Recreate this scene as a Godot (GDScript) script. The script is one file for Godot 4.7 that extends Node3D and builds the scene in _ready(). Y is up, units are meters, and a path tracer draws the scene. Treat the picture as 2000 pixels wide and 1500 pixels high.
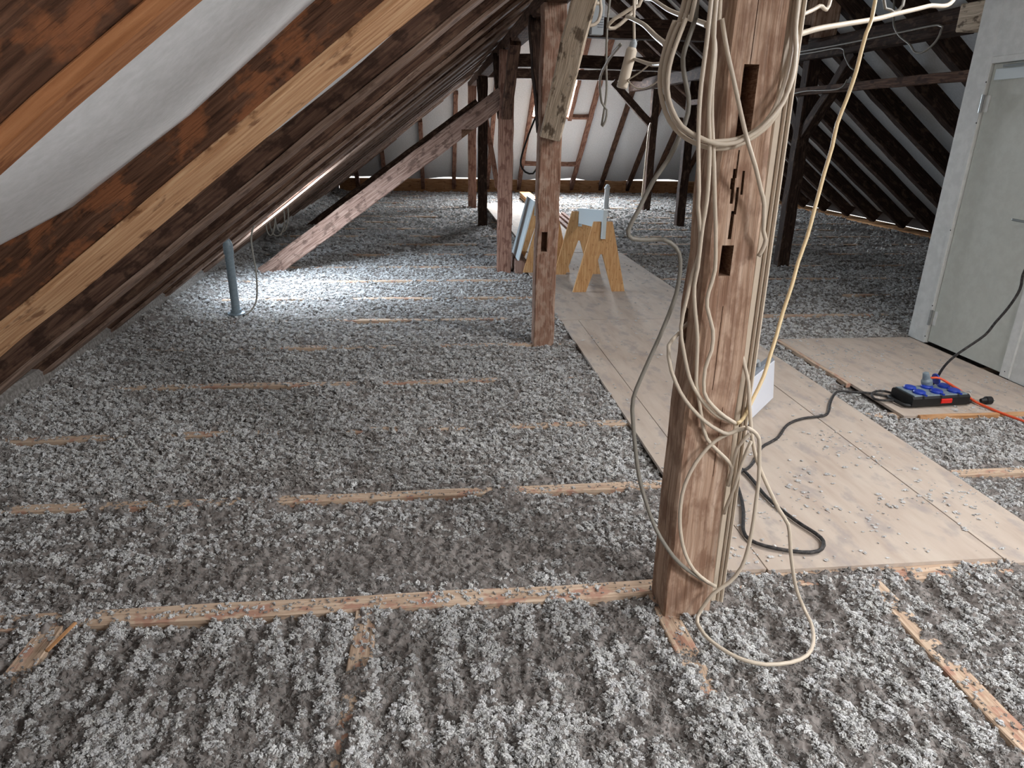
extends Node3D
# An attic under a hipped roof: timber posts, purlins and rafters, loose cellulose between the joists, a plywood walkway.
# Metres, y up. The plywood surface is y = 0; the building runs along z.

const EYE := 1.62
const TAN := 0.7536          # pitch of both long roof slopes
const COS := 0.7986
const SIN := 0.6018
const LEFT := -2.62          # where the underside of the left rafters meets y = 0
const RIGHT := 8.60
const HIP := -19.35
const HIPT := 0.9004
const TOP := -0.018          # top of the joists

var M := {}
var carvings := []
var taken := {}
var rng := RandomNumberGenerator.new()


func _ready() -> void:
	rng.seed = 7
	# camera
	var cam := Camera3D.new()
	cam.name = "camera"
	cam.fov = rad_to_deg(2.0 * atan(750.0 / 1330.0))
	cam.near = 0.02
	cam.far = 200.0
	add_child(cam)
	var yaw := deg_to_rad(6.649)
	var pitch := deg_to_rad(20.569)
	var roll := deg_to_rad(1.093)
	var r := Vector3(cos(yaw), 0, sin(yaw))
	var f := Vector3(sin(yaw), 0, -cos(yaw))
	var u := Vector3.UP
	var f2 := f * cos(pitch) - u * sin(pitch)
	var u2 := u * cos(pitch) + f * sin(pitch)
	cam.transform = Transform3D(Basis(r * cos(roll) + u2 * sin(roll), u2 * cos(roll) - r * sin(roll), -f2), Vector3(0, EYE, 0))
	cam.current = true
	# sky: an even overcast day
	var env := Environment.new()
	var sm := ProceduralSkyMaterial.new()
	sm.sky_top_color = Color(0.88, 0.92, 1.0)
	sm.sky_horizon_color = Color(0.94, 0.96, 1.0)
	sm.ground_bottom_color = Color(0.72, 0.72, 0.70)
	sm.ground_horizon_color = Color(0.86, 0.87, 0.88)
	sm.energy_multiplier = 1.2
	sm.sun_angle_max = 1.0
	var sky := Sky.new()
	sky.sky_material = sm
	env.background_mode = Environment.BG_SKY
	env.sky = sky
	env.ambient_light_source = Environment.AMBIENT_SOURCE_SKY
	env.tonemap_mode = Environment.TONE_MAPPER_LINEAR
	env.tonemap_exposure = 3.0
	env.sdfgi_enabled = true
	env.ssao_enabled = true
	env.ssil_enabled = true
	var we := WorldEnvironment.new()
	we.name = "environment"
	we.environment = env
	add_child(we)
	# daylight that comes in through the skylights: one area light just inside each pane, of the pane's size
	var cool := Color(0.92, 0.96, 1.0)
	var white := Color(0.985, 0.99, 1.0)
	daylight(left_point(-1.50, -7.20, 0.16), left_normal(), Vector2(0.94, 0.98), 9.5, Color(0.86, 0.93, 1.0))
	daylight(hip_point(2.78, -16.86, 0.16), hip_normal(), Vector2(0.74, 1.1), 75.0, cool)
	daylight(left_point(1.90, 1.51, 0.16), left_normal(), Vector2(0.76, 1.0), 32.0, white)  # unseen skylight added behind the camera to light the foreground
	daylight(right_point(4.45, 1.95, 0.16), right_normal(), Vector2(0.74, 1.6), 32.0, white)  # added unseen skylight on the right slope, fills the foreground
	daylight(right_point(4.45, -2.55, 0.16), right_normal(), Vector2(0.74, 1.6), 23.0, white)  # added out of view over the cabin, brightens the middle floor

	make_materials()
	build_floor()
	build_left_roof()
	build_right_roof()
	build_hip()
	build_back()
	build_cabin()
	build_frame()
	await get_tree().process_frame      # the booleans are worked out between two frames
	for k in carvings: finish_carving(k[0], k[1], k[2])
	build_plywood()
	build_insulation()
	build_sawhorses()
	build_loose_boards()
	build_pipes()
	build_electrics()
	build_cables()


# ---------------------------------------------------------------- where things are
func left_normal() -> Vector3: return Vector3(SIN, -COS, 0)      # into the room
func right_normal() -> Vector3: return Vector3(-SIN, -COS, 0)
func hip_normal() -> Vector3: return Vector3(0, -0.7432, 0.6691)
func left_point(x: float, z: float, out := 0.0) -> Vector3: return Vector3(x, TAN * (x - LEFT), z) - left_normal() * out
func right_point(x: float, z: float, out := 0.0) -> Vector3: return Vector3(x, TAN * (RIGHT - x), z) - right_normal() * out
func hip_point(x: float, z: float, out := 0.0) -> Vector3: return Vector3(x, HIPT * (z - HIP), z) - hip_normal() * out


func daylight(at: Vector3, into: Vector3, size: Vector2, radiance: float, colour: Color) -> void:
	var l := AreaLight3D.new()
	l.name = numbered("skylight_daylight")
	l.area_size = size
	l.area_normalize_energy = false
	l.light_energy = radiance / PI
	l.light_color = colour
	l.shadow_enabled = true
	add_child(l)
	var up := Vector3.UP - into * Vector3.UP.dot(into)
	l.transform = Transform3D(Basis.looking_at(into, up.normalized()), at)


# ---------------------------------------------------------------- names, things and parts
func numbered(called: String) -> String:
	if not taken.has(called):
		taken[called] = 0
		return called
	taken[called] += 1
	return "%s_%03d" % [called, taken[called]]


func thing(called: String, label: String, category: String, at := Vector3.ZERO, group := "") -> Node3D:
	var o := Node3D.new()
	o.name = numbered(called)
	add_child(o)
	o.position = at
	tag(o, label, category, group)
	return o


func tag(o: Node, label: String, category: String, group := "") -> void:
	o.set_meta("label", label)
	o.set_meta("category", category)
	if group != "":
		o.set_meta("group", group)


func structure(called: String, at := Vector3.ZERO) -> Node3D:
	var o := Node3D.new()
	o.name = called
	o.set_meta("kind", "structure")
	add_child(o)
	o.position = at
	return o


func part(called: String, mesh: Mesh, mat: Material, parent: Node3D, t := Transform3D()) -> MeshInstance3D:
	# t is a place in the world; the part is moved into its parent's axes
	var mi := MeshInstance3D.new()
	mi.name = numbered(called) if parent == self else called
	mi.mesh = mesh
	mi.material_override = mat
	parent.add_child(mi, true)
	mi.transform = parent.global_transform.affine_inverse() * t if parent != self else t
	return mi


func at(p: Vector3) -> Transform3D:
	return Transform3D(Basis(), p)


func frame_of(a: Vector3, b: Vector3, up := Vector3.UP) -> Transform3D:
	# origin in a, z towards b, y near up
	var z := (b - a).normalized()
	var x := up.cross(z)
	if x.length() < 0.01:
		x = Vector3.RIGHT.cross(z) if absf(z.x) < 0.9 else Vector3.FORWARD.cross(z)
	x = x.normalized()
	return Transform3D(Basis(x, z.cross(x), z), a)


# ---------------------------------------------------------------- shapes
func quad(st: SurfaceTool, a: Vector3, b: Vector3, c: Vector3, d: Vector3, u0 := Vector2.ZERO, u1 := Vector2(1, 0), u2 := Vector2(1, 1), u3 := Vector2(0, 1)) -> void:
	# clockwise seen from the front
	for k in [[a, u0], [b, u1], [c, u2], [a, u0], [c, u2], [d, u3]]:
		st.set_uv(k[1])
		st.set_uv2(k[1])
		st.add_vertex(k[0])


func beam_mesh(length: float, w: float, h: float, rough := 0.004, chamfer := 0.006, w1 := -1.0, h1 := -1.0) -> ArrayMesh:
	# a sawn or hewn timber along +z, its faces and edges a little uneven; u runs round it and v along it, in metres
	var st := SurfaceTool.new()
	st.begin(Mesh.PRIMITIVE_TRIANGLES)
	if w1 < 0.0: w1 = w
	if h1 < 0.0: h1 = h
	var n := clampi(int(length / 0.16), 1, 26)
	if rough < 0.0005: n = 1
	var rings := []
	for k in n + 1:
		var t := float(k) / n
		var a := lerpf(w, w1, t) * 0.5
		var b := lerpf(h, h1, t) * 0.5
		var ox := rng.randf_range(-rough, rough)
		var oy := rng.randf_range(-rough, rough)
		var ring := []
		for c in [[1, 1], [-1, 1], [-1, -1], [1, -1]]:
			var ch: float = chamfer * (1.0 + rng.randf_range(-0.4, 0.9) * minf(1.0, rough * 250.0))
			var px: float = c[0] * a + ox + rng.randf_range(-rough, rough) * 0.6
			var py: float = c[1] * b + oy + rng.randf_range(-rough, rough) * 0.6
			var p := Vector3(px, py, t * length)
			var p1 := p - Vector3(c[0] * ch, 0, 0)
			var p2 := p - Vector3(0, c[1] * ch, 0)
			if c[0] * c[1] > 0:
				ring.append(p2)
				ring.append(p1)
			else:
				ring.append(p1)
				ring.append(p2)
		rings.append(ring)
	var du := rng.randf() * 7.0
	var dv := rng.randf() * 9.0
	var us := [0.0]
	for j in 8:
		us.append(us[j] + (chamfer * 1.4 if j % 2 == 0 else (w if j in [1, 5] else h)))
	for j in 8:
		st.set_smooth_group(j)
		for k in n:
			var k1 := k + 1
			var j1 := (j + 1) % 8
			var v0 := dv + length * k / n
			var v1 := dv + length * k1 / n
			quad(st, rings[k][j], rings[k1][j], rings[k1][j1], rings[k][j1], Vector2(du + us[j], v0), Vector2(du + us[j], v1), Vector2(du + us[j + 1], v1), Vector2(du + us[j + 1], v0))
	st.set_smooth_group(9)
	for e in 2:
		var ring: Array = rings[0] if e == 0 else rings[n]
		for j in range(1, 7):
			var tri := [ring[0], ring[j], ring[j + 1]] if e == 0 else [ring[0], ring[j + 1], ring[j]]
			for p in tri:
				st.set_uv(Vector2(p.x * 0.4 + du, p.y * 0.05 + dv))
				st.set_uv2(Vector2(p.x + du, p.y + dv))
				st.add_vertex(p)
	st.generate_normals()
	return st.commit()


func beam(called: String, parent: Node3D, a: Vector3, b: Vector3, w: float, h: float, mat: Material, up := Vector3.UP, rough := 0.004, chamfer := 0.006, w1 := -1.0, h1 := -1.0) -> MeshInstance3D:
	return part(called, beam_mesh(a.distance_to(b), w, h, rough, chamfer, w1, h1), mat, parent, frame_of(a, b, up))


func box(called: String, parent: Node3D, lo: Vector3, hi: Vector3, mat: Material, chamfer := 0.002, rough := 0.0) -> MeshInstance3D:
	# an upright box given by two corners; its longest side carries the grain
	var s := hi - lo
	var c := (lo + hi) * 0.5
	if s.x >= s.y and s.x >= s.z:
		return beam(called, parent, Vector3(lo.x, c.y, c.z), Vector3(hi.x, c.y, c.z), s.z, s.y, mat, Vector3.UP, rough, chamfer)
	if s.y >= s.z:
		return beam(called, parent, Vector3(c.x, lo.y, c.z), Vector3(c.x, hi.y, c.z), s.x, s.z, mat, Vector3.FORWARD, rough, chamfer)
	return beam(called, parent, Vector3(c.x, c.y, lo.z), Vector3(c.x, c.y, hi.z), s.x, s.y, mat, Vector3.UP, rough, chamfer)


func tube_mesh(points: Array, radius: float, sides := 8, fine := 0.03) -> ArrayMesh:
	# a round cable through the points (Catmull-Rom), closed at both ends
	var path: Array[Vector3] = []
	var n := points.size()
	for i in n - 1:
		var p0: Vector3 = points[maxi(i - 1, 0)]
		var p1: Vector3 = points[i]
		var p2: Vector3 = points[i + 1]
		var p3: Vector3 = points[mini(i + 2, n - 1)]
		var steps := clampi(int(p1.distance_to(p2) / fine), 2, 12) if n > 2 else 1
		for k in steps:
			path.append(p1.cubic_interpolate(p2, p0, p3, float(k) / steps))
	path.append(points[n - 1])
	var st := SurfaceTool.new()
	st.begin(Mesh.PRIMITIVE_TRIANGLES)
	st.set_smooth_group(0)
	var side := Vector3.ZERO
	var last := []
	var run := 0.0
	for k in path.size():
		var t: Vector3 = (path[mini(k + 1, path.size() - 1)] - path[maxi(k - 1, 0)]).normalized()
		if side == Vector3.ZERO:
			side = t.cross(Vector3.UP if absf(t.y) < 0.9 else Vector3.RIGHT).normalized()
		side = (side - t * side.dot(t)).normalized()
		var other := t.cross(side)
		var ring := []
		for j in sides:
			var a := TAU * j / sides
			ring.append(path[k] + (side * cos(a) + other * sin(a)) * radius)
		if k > 0:
			var step := path[k].distance_to(path[k - 1])
			for j in sides:
				var j1 := (j + 1) % sides
				quad(st, last[j], ring[j], ring[j1], last[j1], Vector2(0, run), Vector2(0, run + step), Vector2(1, run + step), Vector2(1, run))
			run += step
		last = ring
		if k == 0 or k == path.size() - 1:
			for j in range(1, sides - 1):
				var tri := [ring[0], ring[j], ring[j + 1]] if k == 0 else [ring[0], ring[j + 1], ring[j]]
				for p in tri:
					st.set_uv(Vector2.ZERO)
					st.set_uv2(Vector2.ZERO)
					st.add_vertex(p)
	st.generate_normals()
	return st.commit()


func lathe_mesh(profile: Array, sides := 20) -> ArrayMesh:
	# profile of Vector2(radius, y) from the bottom up, turned round y
	var st := SurfaceTool.new()
	st.begin(Mesh.PRIMITIVE_TRIANGLES)
	for k in profile.size() - 1:
		st.set_smooth_group(k)
		for j in sides:
			var a0 := TAU * j / sides
			var a1 := TAU * (j + 1) / sides
			var p: Vector2 = profile[k]
			var q: Vector2 = profile[k + 1]
			var d0 := Vector3(cos(a0), 0, sin(a0))
			var d1 := Vector3(cos(a1), 0, sin(a1))
			quad(st, d0 * p.x + Vector3.UP * p.y, d1 * p.x + Vector3.UP * p.y, d1 * q.x + Vector3.UP * q.y, d0 * q.x + Vector3.UP * q.y)
	st.generate_normals()
	return st.commit()


func prism_mesh(outline: PackedVector2Array, depth: float) -> ArrayMesh:
	# an outline in x and y, given depth along +z
	var st := SurfaceTool.new()
	st.begin(Mesh.PRIMITIVE_TRIANGLES)
	st.set_smooth_group(-1)
	if Geometry2D.is_polygon_clockwise(outline):
		outline.reverse()
	var ids := Geometry2D.triangulate_polygon(outline)
	for k in range(0, ids.size(), 3):
		var t := [outline[ids[k]], outline[ids[k + 1]], outline[ids[k + 2]]]
		if (t[1] - t[0]).cross(t[2] - t[0]) > 0.0:
			t.reverse()
		for e in 2:
			var o: Array = t.duplicate()
			if e == 0: o.reverse()
			for p in o:
				st.set_uv(p)
				st.set_uv2(p)
				st.add_vertex(Vector3(p.x, p.y, depth * e))
	var n := outline.size()
	for k in n:
		var p := outline[k]
		var q := outline[(k + 1) % n]
		var l := p.distance_to(q)
		quad(st, Vector3(p.x, p.y, 0), Vector3(p.x, p.y, depth), Vector3(q.x, q.y, depth), Vector3(q.x, q.y, 0), Vector2(0, 0), Vector2(depth, 0), Vector2(depth, l), Vector2(0, l))
	st.generate_normals()
	return st.commit()


func cable(called: String, label: String, radius: float, mat: Material, points: Array, group := "") -> void:
	var base: Vector3 = points[0]
	var local := []
	for p in points:
		local.append(p - base)
	var o := part(called, tube_mesh(local, radius), mat, self, at(base))
	tag(o, label, "cable", group)


# ---------------------------------------------------------------- materials
func noise_tex(freq: float, seed_: int, ramp: Array, size := 512, octaves := 5, kind := FastNoiseLite.TYPE_SIMPLEX_SMOOTH, gain := 0.55) -> NoiseTexture2D:
	var n := FastNoiseLite.new()
	n.seed = seed_
	n.frequency = freq
	n.noise_type = kind
	n.fractal_type = FastNoiseLite.FRACTAL_FBM
	n.fractal_octaves = octaves
	n.fractal_gain = gain
	var t := NoiseTexture2D.new()
	t.width = size
	t.height = size
	t.seamless = true
	t.seamless_blend_skirt = 0.25
	t.generate_mipmaps = false
	t.noise = n
	if ramp:
		var g := Gradient.new()
		var o := PackedFloat32Array()
		var c := PackedColorArray()
		for s in ramp:
			o.append(s[0])
			c.append(s[1])
		g.offsets = o
		g.colors = c
		t.color_ramp = g
	return t


func wood(dark: Color, mid: Color, light: Color, stain: Color, stain_from: float, stain_to: float, seed_: int, bump := 0.25, across := 5.0, along := 0.3, spot := 1.3, alpha := 0.75) -> StandardMaterial3D:
	var m := StandardMaterial3D.new()
	m.albedo_texture = noise_tex(0.018, seed_, [[0.15, dark], [0.45, mid], [0.8, light]])
	m.uv1_scale = Vector3(across, along, 1)
	m.roughness = 0.86
	m.metallic_specular = 0.3
	m.heightmap_enabled = true
	m.heightmap_texture = M.grain
	m.heightmap_scale = bump
	m.detail_enabled = true
	m.detail_uv_layer = BaseMaterial3D.DETAIL_UV_2
	m.detail_blend_mode = BaseMaterial3D.BLEND_MODE_MIX
	m.detail_albedo = noise_tex(0.012, seed_ + 50, [[stain_from, Color(stain, 0.0)], [stain_to, Color(stain, alpha)]], 512, 6, FastNoiseLite.TYPE_SIMPLEX_SMOOTH, 0.62)
	m.uv2_scale = Vector3(spot, spot * 0.62, 1)
	return m


func plain(c: Color, rough := 0.5, metal := 0.0) -> StandardMaterial3D:
	var m := StandardMaterial3D.new()
	m.albedo_color = c
	m.roughness = rough
	m.metallic = metal
	return m


func speckled(a: Color, b: Color, freq: float, scale: float, seed_: int, rough := 0.7, bump := 0.0) -> StandardMaterial3D:
	var m := StandardMaterial3D.new()
	m.albedo_texture = noise_tex(freq, seed_, [[0.3, a], [0.7, b]], 512, 6, FastNoiseLite.TYPE_SIMPLEX_SMOOTH, 0.65)
	m.uv1_triplanar = true
	m.uv1_world_triplanar = true
	m.uv1_scale = Vector3.ONE * scale
	m.roughness = rough
	if bump > 0.0:
		m.heightmap_enabled = true
		m.heightmap_texture = M.rough
		m.heightmap_scale = bump
	return m


func make_materials() -> void:
	M.grain = noise_tex(0.03, 3, [], 512, 5, FastNoiseLite.TYPE_SIMPLEX_SMOOTH, 0.6)
	M.rough = noise_tex(0.05, 5, [], 512, 6, FastNoiseLite.TYPE_SIMPLEX_SMOOTH, 0.7)
	M.post = wood(Color(0.56, 0.445, 0.365), Color(0.69, 0.575, 0.49), Color(0.77, 0.67, 0.59), Color(0.47, 0.34, 0.27), 0.42, 0.70, 11, 0.3, 3.5, 0.16, 1.5, 0.6)
	M.post_red = wood(Color(0.46, 0.33, 0.28), Color(0.58, 0.44, 0.375), Color(0.66, 0.52, 0.45), Color(0.42, 0.29, 0.24), 0.56, 0.72, 12, 0.3)
	M.post_stained = wood(Color(0.44, 0.32, 0.26), Color(0.55, 0.42, 0.35), Color(0.63, 0.50, 0.43), Color(0.70, 0.60, 0.53), 0.46, 0.72, 13, 0.35, 5.0, 0.3, 2.0, 0.65)
	M.pale_old = wood(Color(0.72, 0.65, 0.56), Color(0.82, 0.75, 0.66), Color(0.88, 0.82, 0.74), Color(0.30, 0.22, 0.16), 0.58, 0.74, 14, 0.4)
	M.dark = wood(Color(0.15, 0.105, 0.085), Color(0.22, 0.16, 0.13), Color(0.30, 0.225, 0.185), Color(0.38, 0.30, 0.25), 0.58, 0.80, 15, 0.35)
	M.rafter = wood(Color(0.27, 0.19, 0.155), Color(0.36, 0.265, 0.215), Color(0.45, 0.35, 0.285), Color(0.20, 0.14, 0.11), 0.50, 0.70, 16, 0.35)
	M.rafter_rust = wood(Color(0.24, 0.16, 0.115), Color(0.34, 0.235, 0.175), Color(0.43, 0.31, 0.24), Color(0.58, 0.37, 0.245), 0.48, 0.68, 17, 0.4, 5.0, 0.3, 1.2)
	M.batten = wood(Color(0.66, 0.49, 0.35), Color(0.75, 0.58, 0.43), Color(0.82, 0.67, 0.52), Color(0.42, 0.27, 0.17), 0.64, 0.78, 18, 0.15)
	M.batten_orange = wood(Color(0.58, 0.38, 0.24), Color(0.65, 0.44, 0.29), Color(0.71, 0.50, 0.34), Color(0.45, 0.27, 0.16), 0.66, 0.80, 19, 0.15)
	M.pale_underside = wood(Color(0.42, 0.34, 0.29), Color(0.52, 0.43, 0.375), Color(0.61, 0.52, 0.46), Color(0.35, 0.27, 0.22), 0.55, 0.75, 27, 0.2)  # paler than the rafters: bounced light on their undersides put into the colour
	M.pine = wood(Color(0.64, 0.46, 0.30), Color(0.74, 0.56, 0.40), Color(0.81, 0.65, 0.49), Color(0.48, 0.33, 0.22), 0.68, 0.82, 20, 0.12)
	M.joist = wood(Color(0.66, 0.56, 0.47), Color(0.74, 0.64, 0.55), Color(0.80, 0.71, 0.62), Color(0.66, 0.48, 0.41), 0.58, 0.74, 21, 0.2)
	M.strut = wood(Color(0.46, 0.36, 0.31), Color(0.58, 0.47, 0.42), Color(0.67, 0.57, 0.51), Color(0.36, 0.28, 0.24), 0.56, 0.74, 22, 0.3)
	M.horse = wood(Color(0.74, 0.55, 0.36), Color(0.80, 0.62, 0.43), Color(0.85, 0.69, 0.50), Color(0.58, 0.40, 0.25), 0.70, 0.84, 23, 0.08, 4.0, 0.5, 3.0)
	M.ply = wood(Color(0.695, 0.63, 0.575), Color(0.725, 0.665, 0.61), Color(0.75, 0.695, 0.64), Color(0.63, 0.59, 0.565), 0.52, 0.80, 24, 0.02, 1.0, 0.2, 0.9)
	M.ply_edge = plain(Color(0.72, 0.56, 0.42), 0.8)
	M.hole = wood(Color(0.50, 0.38, 0.30), Color(0.62, 0.49, 0.40), Color(0.70, 0.58, 0.49), Color(0.46, 0.33, 0.26), 0.45, 0.7, 26, 0.2)
	M.membrane = speckled(Color(0.84, 0.85, 0.85), Color(0.90, 0.905, 0.91), 0.03, 1.6, 30, 0.75)
	M.membrane.backlight_enabled = false
	M.tiles = plain(Color(0.25, 0.22, 0.20), 0.9)
	M.white_paint = speckled(Color(0.78, 0.785, 0.77), Color(0.82, 0.825, 0.81), 0.02, 0.8, 31, 0.55)
	M.door_paint = speckled(Color(0.71, 0.72, 0.685), Color(0.74, 0.75, 0.715), 0.02, 0.8, 32, 0.45)
	M.kerb = speckled(Color(0.42, 0.40, 0.38), Color(0.58, 0.56, 0.54), 0.03, 2.0, 33, 0.95)
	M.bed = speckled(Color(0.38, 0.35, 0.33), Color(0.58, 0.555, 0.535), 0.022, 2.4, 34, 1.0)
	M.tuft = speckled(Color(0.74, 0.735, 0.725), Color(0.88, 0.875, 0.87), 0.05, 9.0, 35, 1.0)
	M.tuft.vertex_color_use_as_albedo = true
	M.pvc = plain(Color(0.78, 0.725, 0.65), 0.45)
	M.pvc_yellow = plain(Color(0.82, 0.73, 0.56), 0.45)
	M.pvc_grey = plain(Color(0.52, 0.50, 0.46), 0.5)
	M.trunk = plain(Color(0.78, 0.72, 0.64), 0.4)
	M.grey_pipe = speckled(Color(0.42, 0.47, 0.50), Color(0.50, 0.55, 0.57), 0.03, 3.0, 36, 0.4)
	M.steel = plain(Color(0.62, 0.64, 0.64), 0.35, 0.8)
	M.alloy = plain(Color(0.52, 0.54, 0.57), 0.45, 0.2)
	M.white_plastic = plain(Color(0.84, 0.85, 0.88), 0.35)
	M.grey_plastic = plain(Color(0.62, 0.64, 0.65), 0.5)
	M.black = plain(Color(0.05, 0.05, 0.055), 0.55)
	M.rubber = speckled(Color(0.07, 0.065, 0.065), Color(0.30, 0.28, 0.27), 0.02, 3.0, 37, 0.7)
	M.blue = plain(Color(0.10, 0.22, 0.62), 0.4)
	M.red = plain(Color(0.80, 0.13, 0.10), 0.4)
	M.orange = plain(Color(0.86, 0.33, 0.18), 0.5)
	M.glass = plain(Color(0.95, 0.98, 1.0, 0.06), 0.03)
	M.glass.transparency = BaseMaterial3D.TRANSPARENCY_ALPHA
	M.laminate = plain(Color(0.80, 0.84, 0.85), 0.4)
	M.concrete = plain(Color(0.5, 0.48, 0.46), 0.95)


# ---------------------------------------------------------------- floor
func build_floor() -> void:
	var fl := structure("floor")
	box("subfloor", fl, Vector3(-3.2, -0.34, -20.0), Vector3(9.3, -0.22, 5.2), M.concrete)
	# joists across the attic, then the short ones that run lengthwise in the foreground
	var zs := [-2.105, -2.89, -3.65, -4.435, -5.26, -6.05, -6.89, -7.745, -8.56, -9.46, -10.32, -11.15, -12.0, -12.85, -13.7, -14.55, -15.4, -16.25, -17.1, -17.95, -18.8]
	for z in zs:
		var w := 0.085 if z > -2.2 else 0.062
		beam("joist", fl, Vector3(-2.52, TOP - 0.08, z), Vector3(8.5, TOP - 0.08, z), w, 0.16, M.joist, Vector3.UP, 0.003, 0.003)
	for x in [-1.34, -0.275, 0.815, 1.675, 2.56, 3.45]:
		beam("joist", fl, Vector3(x, TOP - 0.08, -2.06), Vector3(x, TOP - 0.08, 1.5), 0.08, 0.16, M.joist, Vector3.UP, 0.003, 0.003)
	var kerb := structure("trim_1")
	beam("kerb", kerb, Vector3(-2.63, 0.0, -19.3), Vector3(-2.63, 0.0, 4.9), 0.24, 0.26, M.kerb, Vector3.UP, 0.003, 0.02)


# ---------------------------------------------------------------- roof
func roof_end(y_of: Callable, z: float) -> float:
	return 0.0


func membrane_patch(called: String, parent: Node3D, grid: Callable, nu: int, nv: int) -> void:
	# a sheet of underlay with 3 mm of thickness; grid(u, v, out) gives its points
	var st := SurfaceTool.new()
	st.begin(Mesh.PRIMITIVE_TRIANGLES)
	for side in 2:
		st.set_smooth_group(side)
		for i in nu:
			for j in nv:
				var a: Vector3 = grid.call(float(i) / nu, float(j) / nv, 0.003 * side)
				var b: Vector3 = grid.call(float(i + 1) / nu, float(j) / nv, 0.003 * side)
				var c: Vector3 = grid.call(float(i + 1) / nu, float(j + 1) / nv, 0.003 * side)
				var d: Vector3 = grid.call(float(i) / nu, float(j + 1) / nv, 0.003 * side)
				if side == 0: quad(st, a, b, c, d)
				else: quad(st, a, d, c, b)
	st.generate_normals()
	part(called, st.commit(), M.membrane, parent)


func left_depth(x: float, z: float) -> float:
	# how far the underlay lies behind the rafters' undersides
	if z > -2.4 and z < -1.0:
		return 0.245 - 0.10 * smoothstep(-1.35, -0.80, x) + 0.02 * smoothstep(-0.6, -0.2, x)
	if z >= -1.13 and z < 0.1: return 0.235
	return 0.135 + 0.02 * sin(x * 3.1 + z * 2.0)


func build_left_roof() -> void:
	var w := structure("wall_left")
	# near edge, far edge, drop of the near and of the far edge (down from the common plane)
	var rf := [[4.35, 4.21, 0, 0], [3.3, 3.16, 0, 0], [2.07, 1.93, 0, 0], [1.1, 0.96, 0, 0], [0.1, -0.04, -0.02, -0.02], [-1.08, -1.17, -0.058, -0.063], [-2.13, -2.30, -0.034, 0.012], [-3.38, -3.49, -0.010, 0.0], [-4.40, -4.50, -0.003, 0.006]]
	for z in [-5.45, -6.62, -7.76, -8.8, -9.8, -10.8, -11.8, -12.8, -13.8, -14.8, -15.8, -16.8, -17.8]:
		rf.append([z + 0.06, z - 0.06, rng.randf_range(-0.010, 0.0), rng.randf_range(-0.002, 0.008)])
	var mids := []
	for k in rf.size():
		var r: Array = rf[k]
		var z: float = (r[0] + r[1]) * 0.5
		mids.append(z)
		var top_y := minf(4.12, 0.95 * HIPT * (z - HIP))
		var x0 := -2.60
		var x1 := LEFT + top_y / TAN
		var depth := 0.21
		var mid: float = (r[2] + r[3]) * 0.5 * COS
		var tilt: float = -atan2((r[3] - r[2]) * COS, r[0] - r[1])
		var up := (-left_normal()).rotated(Vector3(COS, SIN, 0), tilt)
		var a := left_point(x0, z) + left_normal() * mid + up * (depth * 0.5)
		var b := left_point(x1, z) + left_normal() * mid + up * (depth * 0.5)
		var wide: float = (r[0] - r[1]) / cos(tilt)
		var mat: Material = M.rafter
		if k == 5 or k == 6: mat = M.rafter_rust
		elif k > 14: mat = M.pale_old if k % 3 == 0 else M.rafter
		if z < 0.0:
			a += up * 0.02
			b += up * 0.02
		var raf := beam("rafter", w, a, b, wide, depth, mat, up, 0.004, 0.008)
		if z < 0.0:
			# battens: new wood under the two nearest rafters; added under the others, dusty, bounced light put into the paler colour
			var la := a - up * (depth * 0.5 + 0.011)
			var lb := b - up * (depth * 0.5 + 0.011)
			beam("batten", raf, la, lb, wide, 0.022, M.batten_orange if k == 5 else (M.batten if k == 6 else M.pale_underside), up, 0.0025, 0.002)
	# underlay between the rafters, one sheet to a bay
	for k in mids.size() - 1:
		var z0: float = mids[k]
		var z1: float = mids[k + 1]
		var x_hi: float = LEFT + minf(4.2, HIPT * (z1 - HIP)) / TAN
		var spans := [[-2.72, x_hi]]
		if z0 > -7.25 and z1 < -7.25: spans = [[-2.72, -1.92], [-1.08, x_hi]]
		if z0 > 1.5 and z1 < 1.5: spans = [[-2.72, 1.48], [2.32, x_hi]]
		for s in spans:
			var g := func(a: float, b: float, o: float) -> Vector3:
				var x: float = lerpf(s[0], s[1], b)
				var z: float = lerpf(z0, z1, a)
				var d := left_depth(x, z) - 0.035 * sin(a * PI) * (1.0 if spans.size() == 1 else 0.3) + 0.004 * sin(x * 9.0 + z * 5.0)
				return left_point(x, z, d + o)
			membrane_patch("underlay", w, g, 6, 16)
	# tiled deck outside, left open over the skylights
	roof_deck(w, func(p: Vector2) -> Vector3: return left_point(p.x, p.y, 0.30), -left_normal(), -3.1, LEFT + 4.55 / TAN, 5.1, -19.9, [[-1.92, -1.08, -6.70, -7.70], [1.48, 2.32, 1.93, 1.09]])
	skylight("window_1", func(p: Vector2, o: float) -> Vector3: return left_point(p.x, p.y, o), -1.92, -1.08, -6.72, -7.68)
	skylight("added_window_2", func(p: Vector2, o: float) -> Vector3: return left_point(p.x, p.y, o), 1.48, 2.32, 1.91, 1.11)  # unseen, added for its light on the foreground


func roof_deck(parent: Node3D, place: Callable, up: Vector3, u0: float, u1: float, v0: float, v1: float, holes: Array) -> void:
	# slabs round the holes: between them whole strips, beside them pieces
	holes.sort_custom(func(a, b): return a[2] > b[2])
	var v := v0
	for h in holes:
		slab(parent, place, up, u0, u1, v, h[2])
		slab(parent, place, up, u0, h[0], h[2], h[3])
		slab(parent, place, up, h[1], u1, h[2], h[3])
		v = h[3]
	slab(parent, place, up, u0, u1, v, v1)


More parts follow.
